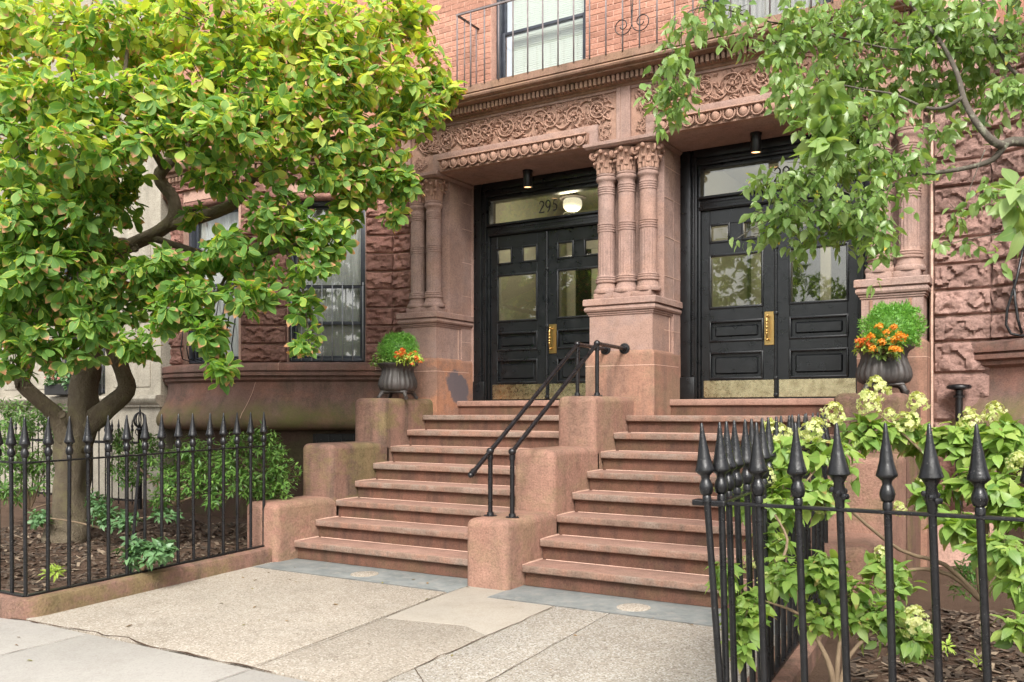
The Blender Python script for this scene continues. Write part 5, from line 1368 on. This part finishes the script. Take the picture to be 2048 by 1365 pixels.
CB = pxb([((-1.832, 4.626, 3.313), 0.104, 0.137, 0.120),
 ((-1.832, 4.626, 3.477), 0.055, 0.055, 0.060),
 ((-1.758, 4.672, 3.655), 0.077, 0.096, 0.086),
 ((-1.727, 4.808, 3.838), 0.070, 0.070, 0.070),
 ((-1.598, 5.123, 3.856), 0.145, 0.087, 0.116),
 ((-1.454, 5.446, 3.794), 0.166, 0.136, 0.151),
 ((-1.376, 5.260, 3.450), 0.116, 0.131, 0.123),
 ((-1.249, 5.573, 3.855), 0.196, 0.166, 0.181),
 ((-1.133, 4.939, 3.223), 0.134, 0.148, 0.141),
 ((-1.082, 5.910, 4.034), 0.203, 0.141, 0.172),
 ((-1.082, 5.910, 3.658), 0.203, 0.172, 0.188),
 ((-1.043, 5.699, 3.312), 0.196, 0.136, 0.166),
 ((-0.786, 5.857, 3.855), 0.196, 0.166, 0.181),
 ((-0.815, 6.074, 3.596), 0.203, 0.141, 0.172),
 ((-0.581, 5.984, 3.945), 0.196, 0.136, 0.166),
 ((-0.426, 6.079, 3.764), 0.181, 0.166, 0.173),
 ((-0.262, 5.945, 3.827), 0.145, 0.160, 0.153),
 ((-0.522, 6.255, 3.627), 0.172, 0.125, 0.149),
 ((-0.262, 5.945, 3.421), 0.131, 0.145, 0.138),
 ((-1.351, 5.509, 3.010), 0.166, 0.091, 0.128),
 ((-1.167, 5.740, 3.068), 0.169, 0.108, 0.138),
 ((-1.561, 5.615, 3.001), 0.172, 0.056, 0.114),
 ((-1.223, 5.589, 2.799), 0.226, 0.106, 0.166),
 ((-1.481, 5.547, 2.760), 0.200, 0.074, 0.137),
 ((-1.668, 5.549, 2.657), 0.141, 0.038, 0.089),
 ((-1.401, 5.714, 2.595), 0.172, 0.050, 0.111),
 ((-0.955, 5.519, 2.810), 0.160, 0.102, 0.131),
 ((-0.872, 5.687, 3.042), 0.163, 0.104, 0.133),
 ((-1.094, 5.668, 2.678), 0.166, 0.075, 0.121),
 ((-0.905, 5.549, 2.578), 0.093, 0.102, 0.097),
 ((-0.683, 5.686, 2.985), 0.160, 0.052, 0.106),
 ((-0.500, 5.681, 2.701), 0.057, 0.068, 0.063),
 ((-0.514, 5.555, 2.497), 0.126, 0.028, 0.077),
 ((-0.322, 5.439, 2.727), 0.094, 0.038, 0.066),
 ((-0.317, 5.559, 2.464), 0.082, 0.038, 0.060),
 ((-0.632, 5.952, 3.251), 0.091, 0.066, 0.078)])
P, a, idx = whorls([(c_, (q_[0] * 1.5, q_[1] * 1.6, q_[2] * 1.45)) for c_, q_ in CB], 900, 3.2, .1, .9, 21)
lv = whorl_leaves(P, a, 6, .045, .09, 30, 125, .95, 22, .2)
build_leaves(crab, lv, T_OV, 'crab', 280, seed=2)
P2, a2, i2 = whorls(pxb([((-0.951, 4.347, 2.814), 0.106, 0.070, 0.088),
 ((-0.931, 4.359, 2.920), 0.059, 0.059, 0.060),
 ((-0.157, 4.014, 2.379), 0.035, 0.059, 0.060),
 ((-0.143, 4.022, 2.242), 0.027, 0.059, 0.060),
 ((-0.911, 4.371, 3.061), 0.047, 0.047, 0.060)]), 26, 2.0, .1, .6, 31)
lv = whorl_leaves(P2, a2, 5, .09, .13, 40, 110, .6, 32, .05)
build_leaves(crab, lv, T_OV, 'crab', 20, seed=3)
m = MB(); twigs(m, P, a, CB, idx, .0028, .6, 2); tag(m.build('twigs', 'bark2', crab, 180), kind='stuff')
for p_ in ((-1.811, 4.639, 3.335), (-1.795, 4.649, 3.307), (-1.751, 4.653, 3.278), (-1.823, 4.609, 3.207), (-1.846, 4.617, 3.206), (-1.753, 4.628, 3.165), (-1.781, 4.658, 3.258), (-0.994, 4.555, 3.123), (-0.995, 4.320, 2.831), (-0.949, 4.465, 2.960), (-0.964, 4.456, 2.946)):
    m = MB(); m.ball(p_, .011, 10, 8); m.tube([Vector(p_) + Vector((0, 0, .01)), Vector(p_) + Vector((.004, 0, .035))], .0012, 4); m.build('fruit', 'fruit', crab, 180)

# ---------------------------------------------------------------- hydrangeas
def floret_head(seed, rx, rz):
    g = np.random.default_rng(seed); V = []; F = []; U = []; n = 95
    for k in range(n):
        d = g.normal(size=3); d /= np.linalg.norm(d)
        if d[2] < -.75: d[2] = -d[2]
        r = g.uniform(.72, 1.05); tap = 1 - .35 * max(0, d[2])
        p = Vector((d[0] * rx * r * tap, d[1] * rx * r * tap, d[2] * rz * r))
        nrm = Vector(d) + Vector(g.normal(size=3) * .35); nrm.normalize(); t_ = nrm.orthogonal().normalized(); b_ = nrm.cross(t_)
        s = g.uniform(.006, .0105); rot = g.random() * PI
        for q in range(4):
            an_ = rot + q * PI / 2; e = t_ * math.cos(an_) + b_ * math.sin(an_); f_ = t_ * -math.sin(an_) + b_ * math.cos(an_)
            o = len(V); V += [tuple(p), tuple(p + e * s * .7 + f_ * s * .55 + nrm * s * .1), tuple(p + e * s * 1.35 + nrm * s * .0), tuple(p + e * s * .7 - f_ * s * .55 + nrm * s * .1)]
            F.append((o, o + 1, o + 2, o + 3)); U += [(.5, 0), (.9, .5), (.5, .9), (.1, .5)]
    me = bpy.data.meshes.new('flower_head'); me.from_pydata(V, [], F); me.materials.append(M['floret'])
    ul = me.uv_layers.new(); ul.data.foreach_set('uv', np.array(U, dtype=np.float32).ravel()); return me
HEADS = [floret_head(i, .048, .058) for i in range(5)]
def hydrangea(loc, label, blobs, nw, heads, stems, seed, per=5, lmin=.07, lmax=.125, parts=280, nseed=0):
    root = thing('hydrangea_bush', loc, label, 'shrub', 'hydrangeas in the right bed')
    for pts, rads in stems:
        m = MB(); limb(m, pts, rads, 7, .1, 3); m.build('stem', 'stem', root, 180)
    P, a, idx = whorls(blobs, nw, 2.2, .6, .5, seed)
    lv = whorl_leaves(P, a, per, lmin, lmax, 45, 95, .35, seed, .05)
    build_leaves(root, lv, T_HYD, 'hyd', parts, seed=seed)
    m = MB(); twigs(m, P, a, blobs, idx, .003, .6); tag(m.build('twigs', 'stem', root, 180), kind='stuff')
    for p_, s_ in heads:
        link('flower_head', random.choice(HEADS), root, p_, (random.uniform(-.4, .4), random.uniform(-.4, .4), random.uniform(0, 6)), (s_ * 1.3, s_ * 1.3, s_ * 1.25))
HB1 = pxb([((-1.320, 4.942, 1.341), 0.123, 0.110, 0.116),
 ((-1.179, 5.263, 1.347), 0.142, 0.085, 0.114),
 ((-1.445, 4.630, 1.127), 0.079, 0.079, 0.079),
 ((-1.315, 4.827, 1.078), 0.107, 0.094, 0.101),
 ((-1.156, 5.160, 1.100), 0.098, 0.098, 0.098),
 ((-1.036, 5.821, 1.439), 0.123, 0.077, 0.100),
 ((-0.869, 6.042, 1.437), 0.141, 0.078, 0.110),
 ((-0.735, 6.124, 1.374), 0.141, 0.094, 0.117),
 ((-0.529, 6.016, 1.381), 0.181, 0.121, 0.151),
 ((-0.312, 5.915, 1.387), 0.160, 0.131, 0.145),
 ((-0.411, 5.854, 1.154), 0.174, 0.087, 0.131),
 ((-0.252, 5.717, 1.058), 0.126, 0.140, 0.133),
 ((-0.671, 5.811, 1.073), 0.104, 0.059, 0.081),
 ((-0.333, 5.432, 0.836), 0.134, 0.080, 0.107),
 ((-0.195, 5.165, 0.755), 0.075, 0.126, 0.101),
 ((-0.876, 5.450, 0.678), 0.071, 0.057, 0.064),
 ((-1.074, 5.563, 1.236), 0.059, 0.059, 0.060),
 ((-1.310, 4.713, 0.877), 0.079, 0.079, 0.079),
 ((-0.490, 5.570, 0.946), 0.098, 0.070, 0.084),
 ((-0.186, 4.935, 0.526), 0.060, 0.084, 0.072)])
H0 = (-0.411, 5.854, 0.486)
hydrangea(H0, 'tall hydrangea with pale green flower heads in front of the right stair wall', [(c_, tuple(v_ * 1.2 for v_ in q_)) for c_, q_ in HB1], 340,
  [((-0.976, 5.858, 1.688), 1.25), ((-1.009, 5.779, 1.595), 1.2), ((-1.184, 5.612, 1.528), 1.2), ((-0.761, 5.990, 1.605), 1.0), ((-0.927, 6.006, 1.528), .7), ((-0.837, 5.943, 1.476), 1.1), ((-0.785, 5.976, 1.485), .9), ((-1.368, 5.030, 1.407), 1.45), ((-1.382, 5.021, 1.323), 1.3), ((-1.218, 5.239, 1.430), 1.25), ((-1.476, 4.611, 1.187), 1.0), ((-1.350, 4.806, 1.198), .8), ((-1.106, 5.191, 1.097), .9), ((-1.154, 5.161, 1.010), .6), ((-0.483, 6.044, 1.489), 1.2), ((-0.352, 6.125, 1.537), 1.1), ((-0.214, 5.740, 1.259), 1.0), ((-0.686, 5.802, 1.162), .9), ((-0.881, 5.447, 0.735), .75), ((-0.809, 5.609, 0.983), .7), ((-1.347, 4.455, 0.785), .65), ((-0.387, 5.516, 1.051), .6)],
  [([(-0.411, 5.854, 0.457), (-0.564, 5.818, 0.593), (-0.772, 5.749, 0.614), (-0.955, 5.519, 0.515)], [.016, .014, .011, .006]),
   ([(-0.406, 5.857, 0.457), (-0.589, 5.802, 0.652), (-0.822, 5.718, 0.732), (-1.054, 5.458, 0.980), (-1.228, 5.233, 1.247), (-1.346, 5.043, 1.337)], [.016, .013, .011, .009, .007, .004]),
   ([(-0.406, 5.857, 0.457), (-0.456, 5.943, 0.791), (-0.581, 5.984, 1.079), (-0.748, 5.998, 1.316), (-0.958, 5.869, 1.531)], [.016, .012, .01, .008, .004]),
   ([(-0.398, 5.861, 0.457), (-0.374, 5.877, 0.864), (-0.419, 5.966, 1.206), (-0.478, 6.047, 1.411)], [.016, .012, .009, .005]),
   ([(-0.391, 5.866, 0.457), (-0.281, 5.816, 0.792), (-0.228, 5.731, 1.114)], [.014, .01, .005]),
   ([(-1.179, 5.263, 1.247), (-1.306, 4.891, 1.046), (-1.445, 4.630, 1.140)], [.006, .005, .003]),
   ([(-0.171, 5.297, 0.429), (-0.259, 5.360, 0.693), (-0.311, 5.446, 0.863)], [.012, .009, .005])], 41)
HB2 = pxb([((-1.325, 4.058, 0.817), 0.042, 0.093, 0.067),
 ((-1.261, 4.156, 0.632), 0.094, 0.106, 0.100),
 ((-1.158, 4.337, 0.766), 0.132, 0.096, 0.114),
 ((-0.994, 4.438, 0.790), 0.120, 0.096, 0.108),
 ((-0.983, 4.386, 0.609), 0.107, 0.083, 0.095),
 ((-0.882, 4.566, 0.660), 0.109, 0.109, 0.109),
 ((-0.759, 4.582, 0.562), 0.120, 0.108, 0.114),
 ((-0.616, 4.671, 0.466), 0.091, 0.101, 0.096),
 ((-1.279, 4.086, 0.481), 0.056, 0.056, 0.060),
 ((-0.719, 4.842, 0.692), 0.075, 0.063, 0.069)])
hydrangea((-0.904, 4.317, 0.272), 'low leafy hydrangea pushing through the front fence pickets', [(c_, tuple(v_ * 1.12 for v_ in q_)) for c_, q_ in HB2], 235, [((-0.587, 4.571, 0.555), 1.15), ((-1.219, 4.299, 0.742), .6)],
  [([(-0.904, 4.317, 0.249), (-0.916, 4.309, 0.353), (-0.971, 4.334, 0.456), (-1.064, 4.336, 0.586), (-1.211, 4.187, 0.667)], [.016, .014, .011, .008, .004]),
   ([(-0.896, 4.322, 0.249), (-0.890, 4.325, 0.376), (-0.902, 4.436, 0.491), (-0.912, 4.488, 0.646)], [.014, .012, .009, .004]),
   ([(-0.889, 4.327, 0.249), (-0.851, 4.408, 0.409), (-0.749, 4.589, 0.502), (-0.606, 4.677, 0.502)], [.012, .01, .007, .003]),
   ([(-1.185, 4.438, 0.797), (-1.180, 4.558, 0.906), (-1.261, 4.626, 1.020)], [.008, .007, .005])], 51, lmin=.05, lmax=.09)

# ---------------------------------------------------------------- shrubs and ground plants of the left bed
def shrub(loc, label, blobs, n, mat, temps, per, lmin, lmax, parts, seed, name='evergreen_shrub', group='shrubs in the left bed', stem=True, el=(35, 95), droop=.2):
    root = thing(name, loc, label, 'shrub' if 'shrub' in name or 'hedge' in name else 'plant', group)
    P, a, idx = whorls(blobs, n, 2.4, .7, .5, seed)
    build_leaves(root, whorl_leaves(P, a, per, lmin, lmax, el[0], el[1], droop, seed, .03), temps, mat, parts, seed=seed)
    if stem:
        m = MB()
        for b in blobs:
            c = Vector(b[0]); q = Vector(loc)
            limb(m, [q, q.lerp(c, .45) + Vector((random.uniform(-.05, .05), random.uniform(-.05, .05), .03)), c], [.014, .01, .005], 6, .1, 4)
        m.build('stems', 'stem', root, 180)
        m = MB(); twigs(m, P, a, blobs, idx, .0025, .5, 2); tag(m.build('twigs', 'stem', root, 180), kind='stuff')
    return root
S1 = pxb([((-7.721, 6.755, 1.106), 0.246, 0.246, 0.246),
 ((-7.593, 7.068, 1.180), 0.223, 0.223, 0.223),
 ((-7.302, 7.013, 0.887), 0.208, 0.263, 0.235),
 ((-7.427, 6.701, 0.820), 0.268, 0.215, 0.241),
 ((-7.296, 6.899, 0.677), 0.217, 0.135, 0.176),
 ((-7.781, 6.600, 0.920), 0.217, 0.217, 0.217)]); S2 = pxb([((-8.200, 6.577, 1.129), 0.249, 0.194, 0.221),
 ((-8.412, 6.446, 0.907), 0.249, 0.249, 0.249),
 ((-8.012, 6.458, 0.812), 0.244, 0.217, 0.230),
 ((-8.948, 6.586, 1.112), 0.230, 0.201, 0.216),
 ((-9.233, 6.528, 0.933), 0.232, 0.261, 0.247),
 ((-8.374, 6.353, 0.640), 0.219, 0.137, 0.178),
 ((-9.512, 6.592, 1.217), 0.178, 0.148, 0.163),
 ((-7.827, 6.572, 0.649), 0.217, 0.135, 0.176)]); S3 = pxb([((-11.711, 6.647, 1.509), 0.462, 0.264, 0.363),
 ((-11.414, 6.947, 1.443), 0.332, 0.233, 0.283),
 ((-11.568, 6.500, 1.056), 0.389, 0.389, 0.389),
 ((-11.237, 6.704, 0.862), 0.292, 0.324, 0.308),
 ((-11.413, 6.478, 0.611), 0.386, 0.257, 0.321),
 ((-10.237, 6.615, 0.467), 0.184, 0.184, 0.184)]); S4 = pxb([((-9.001, 6.084, 0.382), 0.221, 0.138, 0.180),
 ((-9.187, 6.087, 0.510), 0.140, 0.140, 0.140),
 ((-8.747, 6.123, 0.366), 0.164, 0.099, 0.131),
 ((-9.929, 5.865, 0.347), 0.171, 0.091, 0.131),
 ((-8.374, 6.353, 0.421), 0.219, 0.055, 0.137)])
shrub((-7.412, 6.828, 0.530), 'bright evergreen shrub beside the left stair wall, below the bay', S1, 430, 'shrub', T_LAN, 8, .05, .09, 150, 61)
shrub((-8.281, 6.410, 0.531), 'evergreen shrub in the middle of the left bed, right of the magnolia trunk', S2, 420, 'shrub', T_LAN, 8, .05, .09, 100, 62)
shrub((-11.402, 6.602, 0.279), 'dark leafy hedge left of the magnolia trunk', S3, 420, 'shrub', T_LAN, 8, .06, .10, 40, 63, name='hedge')
shrub((-9.001, 6.084, 0.244), 'low leafy ground plant at the foot of the magnolia', S4, 130, 'ground_leaf', T_OV, 6, .05, .085, 60, 64, name='ground_plant', group='ground plants')
S5 = pxb([((-6.901, 5.028, 0.309), 0.221, 0.115, 0.168),
 ((-7.039, 5.002, 0.346), 0.124, 0.107, 0.115),
 ((-6.788, 5.098, 0.331), 0.132, 0.097, 0.115)])
shrub((-6.920, 5.017, 0.154), 'blue-green clump of broad leaves close behind the left fence', S5, 60, 'ground_leaf', T_OV, 7, .06, .10, 250, 65, name='ground_plant', group='ground plants', el=(50, 95), droop=.25)
shrub((-7.119, 4.307, 0.160), 'tiny lime green seedling in the bare soil by the left fence', [((-7.115, 4.309, 0.230), (.05, .05, .03))], 8, 'light_leaf', T_LAN, 7, .05, .085, 60, 66, name='seedling', group='ground plants', stem=False)
shrub((-0.409, 6.442, 0.448), 'dark green weeds below the stones in the right bed', pxb([((-0.513, 6.495, 0.525), 0.097, 0.081, 0.089),
 ((-0.549, 6.238, 0.436), 0.078, 0.044, 0.061),
 ((-0.389, 6.572, 0.461), 0.081, 0.058, 0.070)]), 60, 'shrub', T_LAN, 6, .03, .06, 60, 67, name='weed_plant', group='ground plants', stem=False)
shrub((-0.494, 4.863, 0.379), 'small bright weed in the right bed soil', pxb([((-0.494, 4.863, 0.404), 0.049, 0.025, 0.060),
 ((-0.342, 4.722, 0.386), 0.033, 0.019, 0.060)]), 10, 'light_leaf', T_LAN, 6, .025, .05, 60, 68, name='weed_plant', group='ground plants', stem=False)

# ---------------------------------------------------------------- planting in the urns
def topiary(c, r, label, seed):
    root = thing('evergreen_ball', (c[0], c[1], c[2] - r), label, 'shrub', 'clipped evergreen balls in the urns')
    g = np.random.default_rng(seed); n = 6500
    d = norm(g.normal(size=(n, 3))); d[:, 2] = np.where(d[:, 2] < -.6, -d[:, 2], d[:, 2])
    rr = r * g.uniform(.74, 1.0, (n, 1)) * (1 + .06 * np.sin(d[:, :1] * 7 + d[:, 2:3] * 5) + .05 * np.sin(d[:, 1:2] * 13 + d[:, 2:3] * 11) + .04 * np.sin(d[:, :1] * 19))
    P = np.array(c) + d * rr * np.array([1, 1, .92])
    dr = norm(d + g.normal(size=(n, 3)) * .75 + np.array([0, 0, .35])); nn = g.normal(size=(n, 3)); nn = norm(nn - dr * (nn * dr).sum(1, keepdims=True))
    build_leaves(root, (P, dr, nn, g.uniform(.018, .034, n)), T_NEE, 'topiary', 0, seed=seed, stuff='sprigs')
    m = MB(); m.ball(c, r * .76, 16, 10); m.tube([(c[0], c[1], c[2] - r - .12), c], .02, 6); m.build('core', 'topiary', root, 180)
topiary((-7.06, 8.77, 2.305), .25, 'clipped evergreen ball in the left urn', 71)
topiary((-1.33, 8.80, 2.29), .275, 'clipped evergreen ball in the right urn', 72)
def petals(root, centres, r, n, mat, seed, s0=.008, s1=.015, name='blossom'):
    g = np.random.default_rng(seed)
    for k, c in enumerate(centres):
        V = []; F = []; U = []
        for q in range(n):
            d = g.normal(size=3); d /= np.linalg.norm(d); d[2] = abs(d[2]) * 1.0 if g.random() < .8 else d[2]
            p = Vector(c) - W(root) + Vector(d * r * g.uniform(.4, 1.0)) * 1.0
            nr = Vector(d + g.normal(size=3) * .3).normalized(); t_ = nr.orthogonal().normalized(); b_ = nr.cross(t_); s = g.uniform(s0, s1); o = len(V)
            V += [tuple(p - t_ * s), tuple(p - b_ * s * .7 + nr * s * .3), tuple(p + t_ * s), tuple(p + b_ * s * .7 + nr * s * .3)]; F.append((o, o + 1, o + 2, o + 3)); U += [(.5, 0), (.9, .5), (.5, .9), (.1, .5)]
        me = bpy.data.meshes.new(name); me.from_pydata(V, [], F); me.materials.append(M[mat]); ul = me.uv_layers.new(); ul.data.foreach_set('uv', np.array(U, np.float32).ravel())
        link(name, me, root, W(root))
def urn_flowers(loc, label, blobs, leafmat_, n, seed, cent, mat, r, npet, extra=None):
    root = thing('flowering_plant', loc, label, 'flowers', 'flowers planted in the urns')
    P, a, idx = whorls(blobs, n, 2.2, .6, .5, seed)
    build_leaves(root, whorl_leaves(P, a, 5, .03, .06, 40, 100, .4, seed, .02), T_OV, leafmat_, 100, seed=seed)
    petals(root, cent, r, npet, mat, seed)
    m = MB(); twigs(m, P, a, [((b[0][0] * .6 + loc[0] * .4, b[0][1], b[0][2] - .08), b[1]) for b in blobs], idx, .002, .8); tag(m.build('twigs', 'stem', root, 180), kind='stuff')
g = np.random.default_rng(5)
L0 = Vector((-6.880, 8.600, 2.135))
urn_flowers((-6.896, 8.620, 2.112), 'orange begonias with lime leaves in the left urn', [((-6.826, 8.580, 2.206), (.14, .12, .07)), ((-6.642, 8.560, 2.199), (.07, .1, .07))], 'light_leaf', 60, 81,
   [tuple(np.array((-6.731, 8.500, 2.247)) + g.normal(size=3) * np.array([.085, .05, .035])) for _ in range(20)] + [tuple(np.array((-6.565, 8.500, 2.158)) + g.normal(size=3) * np.array([.03, .04, .035])) for _ in range(6)], 'orange', .024, 22)
urn_flowers((-7.213, 8.640, 2.122), 'grey-green trailing plant at the left side of the left urn', [((-7.156, 8.600, 2.223), (.12, .12, .09)), ((-7.284, 8.600, 2.165), (.06, .08, .05))], 'hyd', 34, 82, [], 'pink', .02, 10)
urn_flowers((-1.382, 8.600, 2.039), 'golden orange lantana at the front of the right urn', [((-1.353, 8.550, 2.148), (.17, .12, .09)), ((-1.263, 8.500, 2.097), (.08, .1, .07))], 'hyd', 80, 83,
   [(-1.275, 8.500, 2.287), (-1.330, 8.480, 2.244), (-1.217, 8.440, 2.214), (-1.181, 8.440, 2.195), (-1.254, 8.440, 2.172), (-1.361, 8.440, 2.158), (-1.260, 8.400, 2.091), (-1.224, 8.400, 2.076), (-1.436, 8.420, 2.098), (-1.454, 8.450, 2.212), (-1.395, 8.500, 2.302)], 'marigold', .042, 60)
urn_flowers((-1.543, 8.620, 2.046), 'rusty orange flowers spilling over the left lip of the right urn', [((-1.540, 8.580, 2.157), (.08, .1, .08))], 'light_leaf', 30, 84,
   [tuple(np.array((-1.522, 8.500, 2.187)) + g.normal(size=3) * np.array([.04, .04, .045])) for _ in range(14)], 'orange', .024, 20)

# ---------------------------------------------------------------- pipe stand, cable
root = thing('standpipe', (-0.83, 9.28, 0.6), 'black capped standpipe against the rock-faced wall', 'pipe')
m = MB(); m.lathe([(.034, 0), (.034, 1.12)], -.83, 9.33, .6, 16); m.build('pipe', 'pipe', root, 60)
m = MB(); m.lathe([(.05, 1.08), (.05, 1.10), (.036, 1.11), (.036, 1.15), (.05, 1.155), (.105, 1.165), (.11, 1.185), (.10, 1.20), (.03, 1.21)], -.83, 9.33, .6, 24); m.build('cap', 'pipe', root, 50)
m = MB()
A1 = Vector((-0.306, 9.250, 2.735)); m.tube([(-0.290, 9.250, 3.092), (-0.356, 9.220, 2.735), (-0.429, 9.200, 2.468), (-0.437, 9.200, 2.333), (-0.398, 9.200, 2.250), (-0.320, 9.220, 2.230), (-0.251, 9.250, 2.247)], .012, 8)
m.tube([(-0.376, 9.240, 2.739), (-0.367, 9.200, 2.554), (-0.343, 9.200, 2.373), (-0.312, 9.200, 2.246)], .012, 8)
tag(m.build('cable', 'iron', None, 180), 'black electric cable looping down beside the right bay', 'cable')

# fallen leaves on the paving
g = np.random.default_rng(77); n = 46
P = np.stack([g.uniform(-7.0, -1.6, n), g.uniform(3.0, 6.75, n), np.zeros(n)], 1); P[:, 2] = .016 * (P[:, 1] - 6.8) + .006
az = g.uniform(0, 6.28, n); D = np.stack([np.cos(az), np.sin(az), np.zeros(n)], 1); NN = norm(np.stack([g.normal(size=n) * .12, g.normal(size=n) * .12, np.ones(n)], 1)); NN = norm(NN - D * (NN * D).sum(1, keepdims=True))
ll = link('leaf_litter', None, None, (0, 0, 0)); ll['kind'] = 'stuff'; ll['label'] = 'few dry fallen leaves lying on the concrete forecourt'
build_leaves(ll, (P, D, NN, g.uniform(.02, .055, n)), T_OV, 'litter', 0, seed=77, stuff='fallen_leaves')

# ================================================================ neighbouring pale house
nb_ = thing('limestone_house', (-17, 9.6, 0), 'pale limestone house behind the magnolia', 'house')
m = MB()
for x0, x1 in ((-30, -18.3), (-17.0, -15.15), (-13.75, -12.3)): m.box(x0, x1, 9.25, 9.8, -.3, 9.5)
for x0, x1 in ((-18.3, -17.0), (-15.15, -13.75)): m.box(x0, x1, 9.25, 9.8, -.3, 1.85); m.box(x0, x1, 9.25, 9.8, 4.6, 9.5)
m.box(-30, -12.3, 9.79, 9.9, -.3, 9.5); nw = m.build('wall', 'cream', nb_)
m = MB(); m.profx([(9.3, 1.62), (9.19, 1.63), (9.19, 1.66), (9.13, 1.70), (9.11, 1.76), (9.13, 1.81), (9.3, 1.83)], -30, -12.25); m.build('ledge', 'cream', nb_, 40)
for x0, x1 in ((-16.9, -15.3), (-13.6, -12.45)):
    for z0, z1 in ((1.95, 2.9), (3.0, 4.5)):
        m = MB(); m.box(x0 + .1, x1 - .1, 9.235, 9.26, z0, z1, .01); m.build('panel', 'cream', nb_)
for x0, x1 in ((-18.3, -17.0), (-15.15, -13.75)): window(nb_, (0, 9.25), 0, x0, x1, 1.86, 4.6, fill='dark', bars=(9, 3.2, -.03, 0), mid=.5, deep=.2)
for x0, label in ((-15.1, 'black window box of pink flowers on the pale house'), (-18.3, 'black window box of dark flowers at the left edge')):
    bx = thing('window_box', (x0 + .6, 9.1, 1.84), label, 'planter', 'window boxes of the pale house')
    m = MB(); m.box(x0 + .02, x0 + 1.28, 8.98, 9.22, 1.84, 2.02, .01); m.build('trough', 'dark', bx)
    fp = thing('trailing_flowers', (x0 + .6, 9.0, 2.02), label.replace('black window box of ', '').replace(' on', ' trailing over the window box on') , 'flowers', 'window box flowers')
    B = [((x0 + .2 + .22 * i, 9.02, 2.12 + .06 * (i % 2)), (.16, .14, .16)) for i in range(6)] + [((x0 + 1.2, 8.95, 1.9), (.08, .08, .2))]
    P, a, idx = whorls(B, 150, 2.2, .6, .5, 91); build_leaves(fp, whorl_leaves(P, a, 6, .05, .09, 40, 100, .4, 91, .02), T_OV, 'ground_leaf', 30, seed=91)
    cs = [(x0 + .2 + random.random() * 1.0, 8.88 + random.random() * .08, 2.1 + random.random() * .2) for _ in range(22)]
    petals(fp, cs, .03, 14, 'pink', 92, .012, .02)
# low ornate iron fence of the neighbour
nf = thing('ornate_iron_fence', (-12.0, 8.2, 0), 'low ornate black fence with scrolls behind the magnolia trunk', 'fence')
m = MB(); m.box(-16, -11.3, 8.13, 8.17, 1.08, 1.12); m.box(-16, -11.3, 8.13, 8.17, .25, .28); m.build('rail', 'iron', nf)
vs, fs = None, None
m = MB(); m.lathe([(.009, 0), (.009, 1.05), (.02, 1.07), (.024, 1.09), (.012, 1.11), (.02, 1.14), (.012, 1.17), (.003, 1.24)], seg=10); np_me = mesh('picket', m.v, m.f, 'iron', 50)
for i in range(30): link('picket', np_me, nf, (-15.9 + i * .158, 8.15, .2))
m = MB(); m.lathe([(.03, 0), (.03, 1.12), (.045, 1.13), (.045, 1.16), (.02, 1.18)], -11.30, 8.15, .15, 12)
for k in range(8):
    a = k * PI / 4; m.tube([(-11.30 + .085 * math.sin(t_) * math.cos(a), 8.15 + .085 * math.sin(t_) * math.sin(a), 1.43 - .11 * math.cos(t_)) for t_ in np.linspace(0.1, PI - .1, 9)], .009, 5)
m.lathe([(.02, 1.38), (.012, 1.42), (.003, 1.5)], -11.30, 8.15, .15, 8)
for sg in (-1, 1): m.tube([(-11.30 + sg * (.06 + .09 * (1 - k / 26) * math.cos(k * .35)) - sg * .1, 8.15, 1.25 + .08 * (1 - k / 26) * math.sin(k * .35)) for k in range(22)], .007, 5)
m.build('newel', 'iron', nf, 60)

# ================================================================ street trees behind the viewer, mirrored in the door glass
for i, (x, y) in enumerate(((-9.5, -7.5), (-3.5, -8.5), (3.0, -7.0), (9.0, -8.0))):
    st = thing('street_tree', (x, y, -.3), ('leafy street tree far to the left across the street', 'leafy street tree mirrored in the left door', 'leafy street tree mirrored in the right door', 'leafy street tree far to the right across the street')[i], 'tree', 'street trees across the road')
    m = MB(); limb(m, [(x, y, -.35), (x + .1, y, 1.2), (x, y + .1, 2.6), (x + .1, y, 4.5)], [.22, .17, .15, .08], 10); m.build('trunk', 'bark', st, 180)
    g = np.random.default_rng(i); B = [((x + g.normal() * 1.3, y + g.normal() * 1.0, 3.6 + g.random() * 3.2), (1.2, 1.2, .9)) for _ in range(12)]
    P, a, idx = whorls(B, 900, 2.4, .4, .6, 200 + i)
    build_leaves(st, whorl_leaves(P, a, 6, .14, .24, 40, 100, .5, 200 + i, .1), T_OV, 'crab', 0, seed=200 + i)
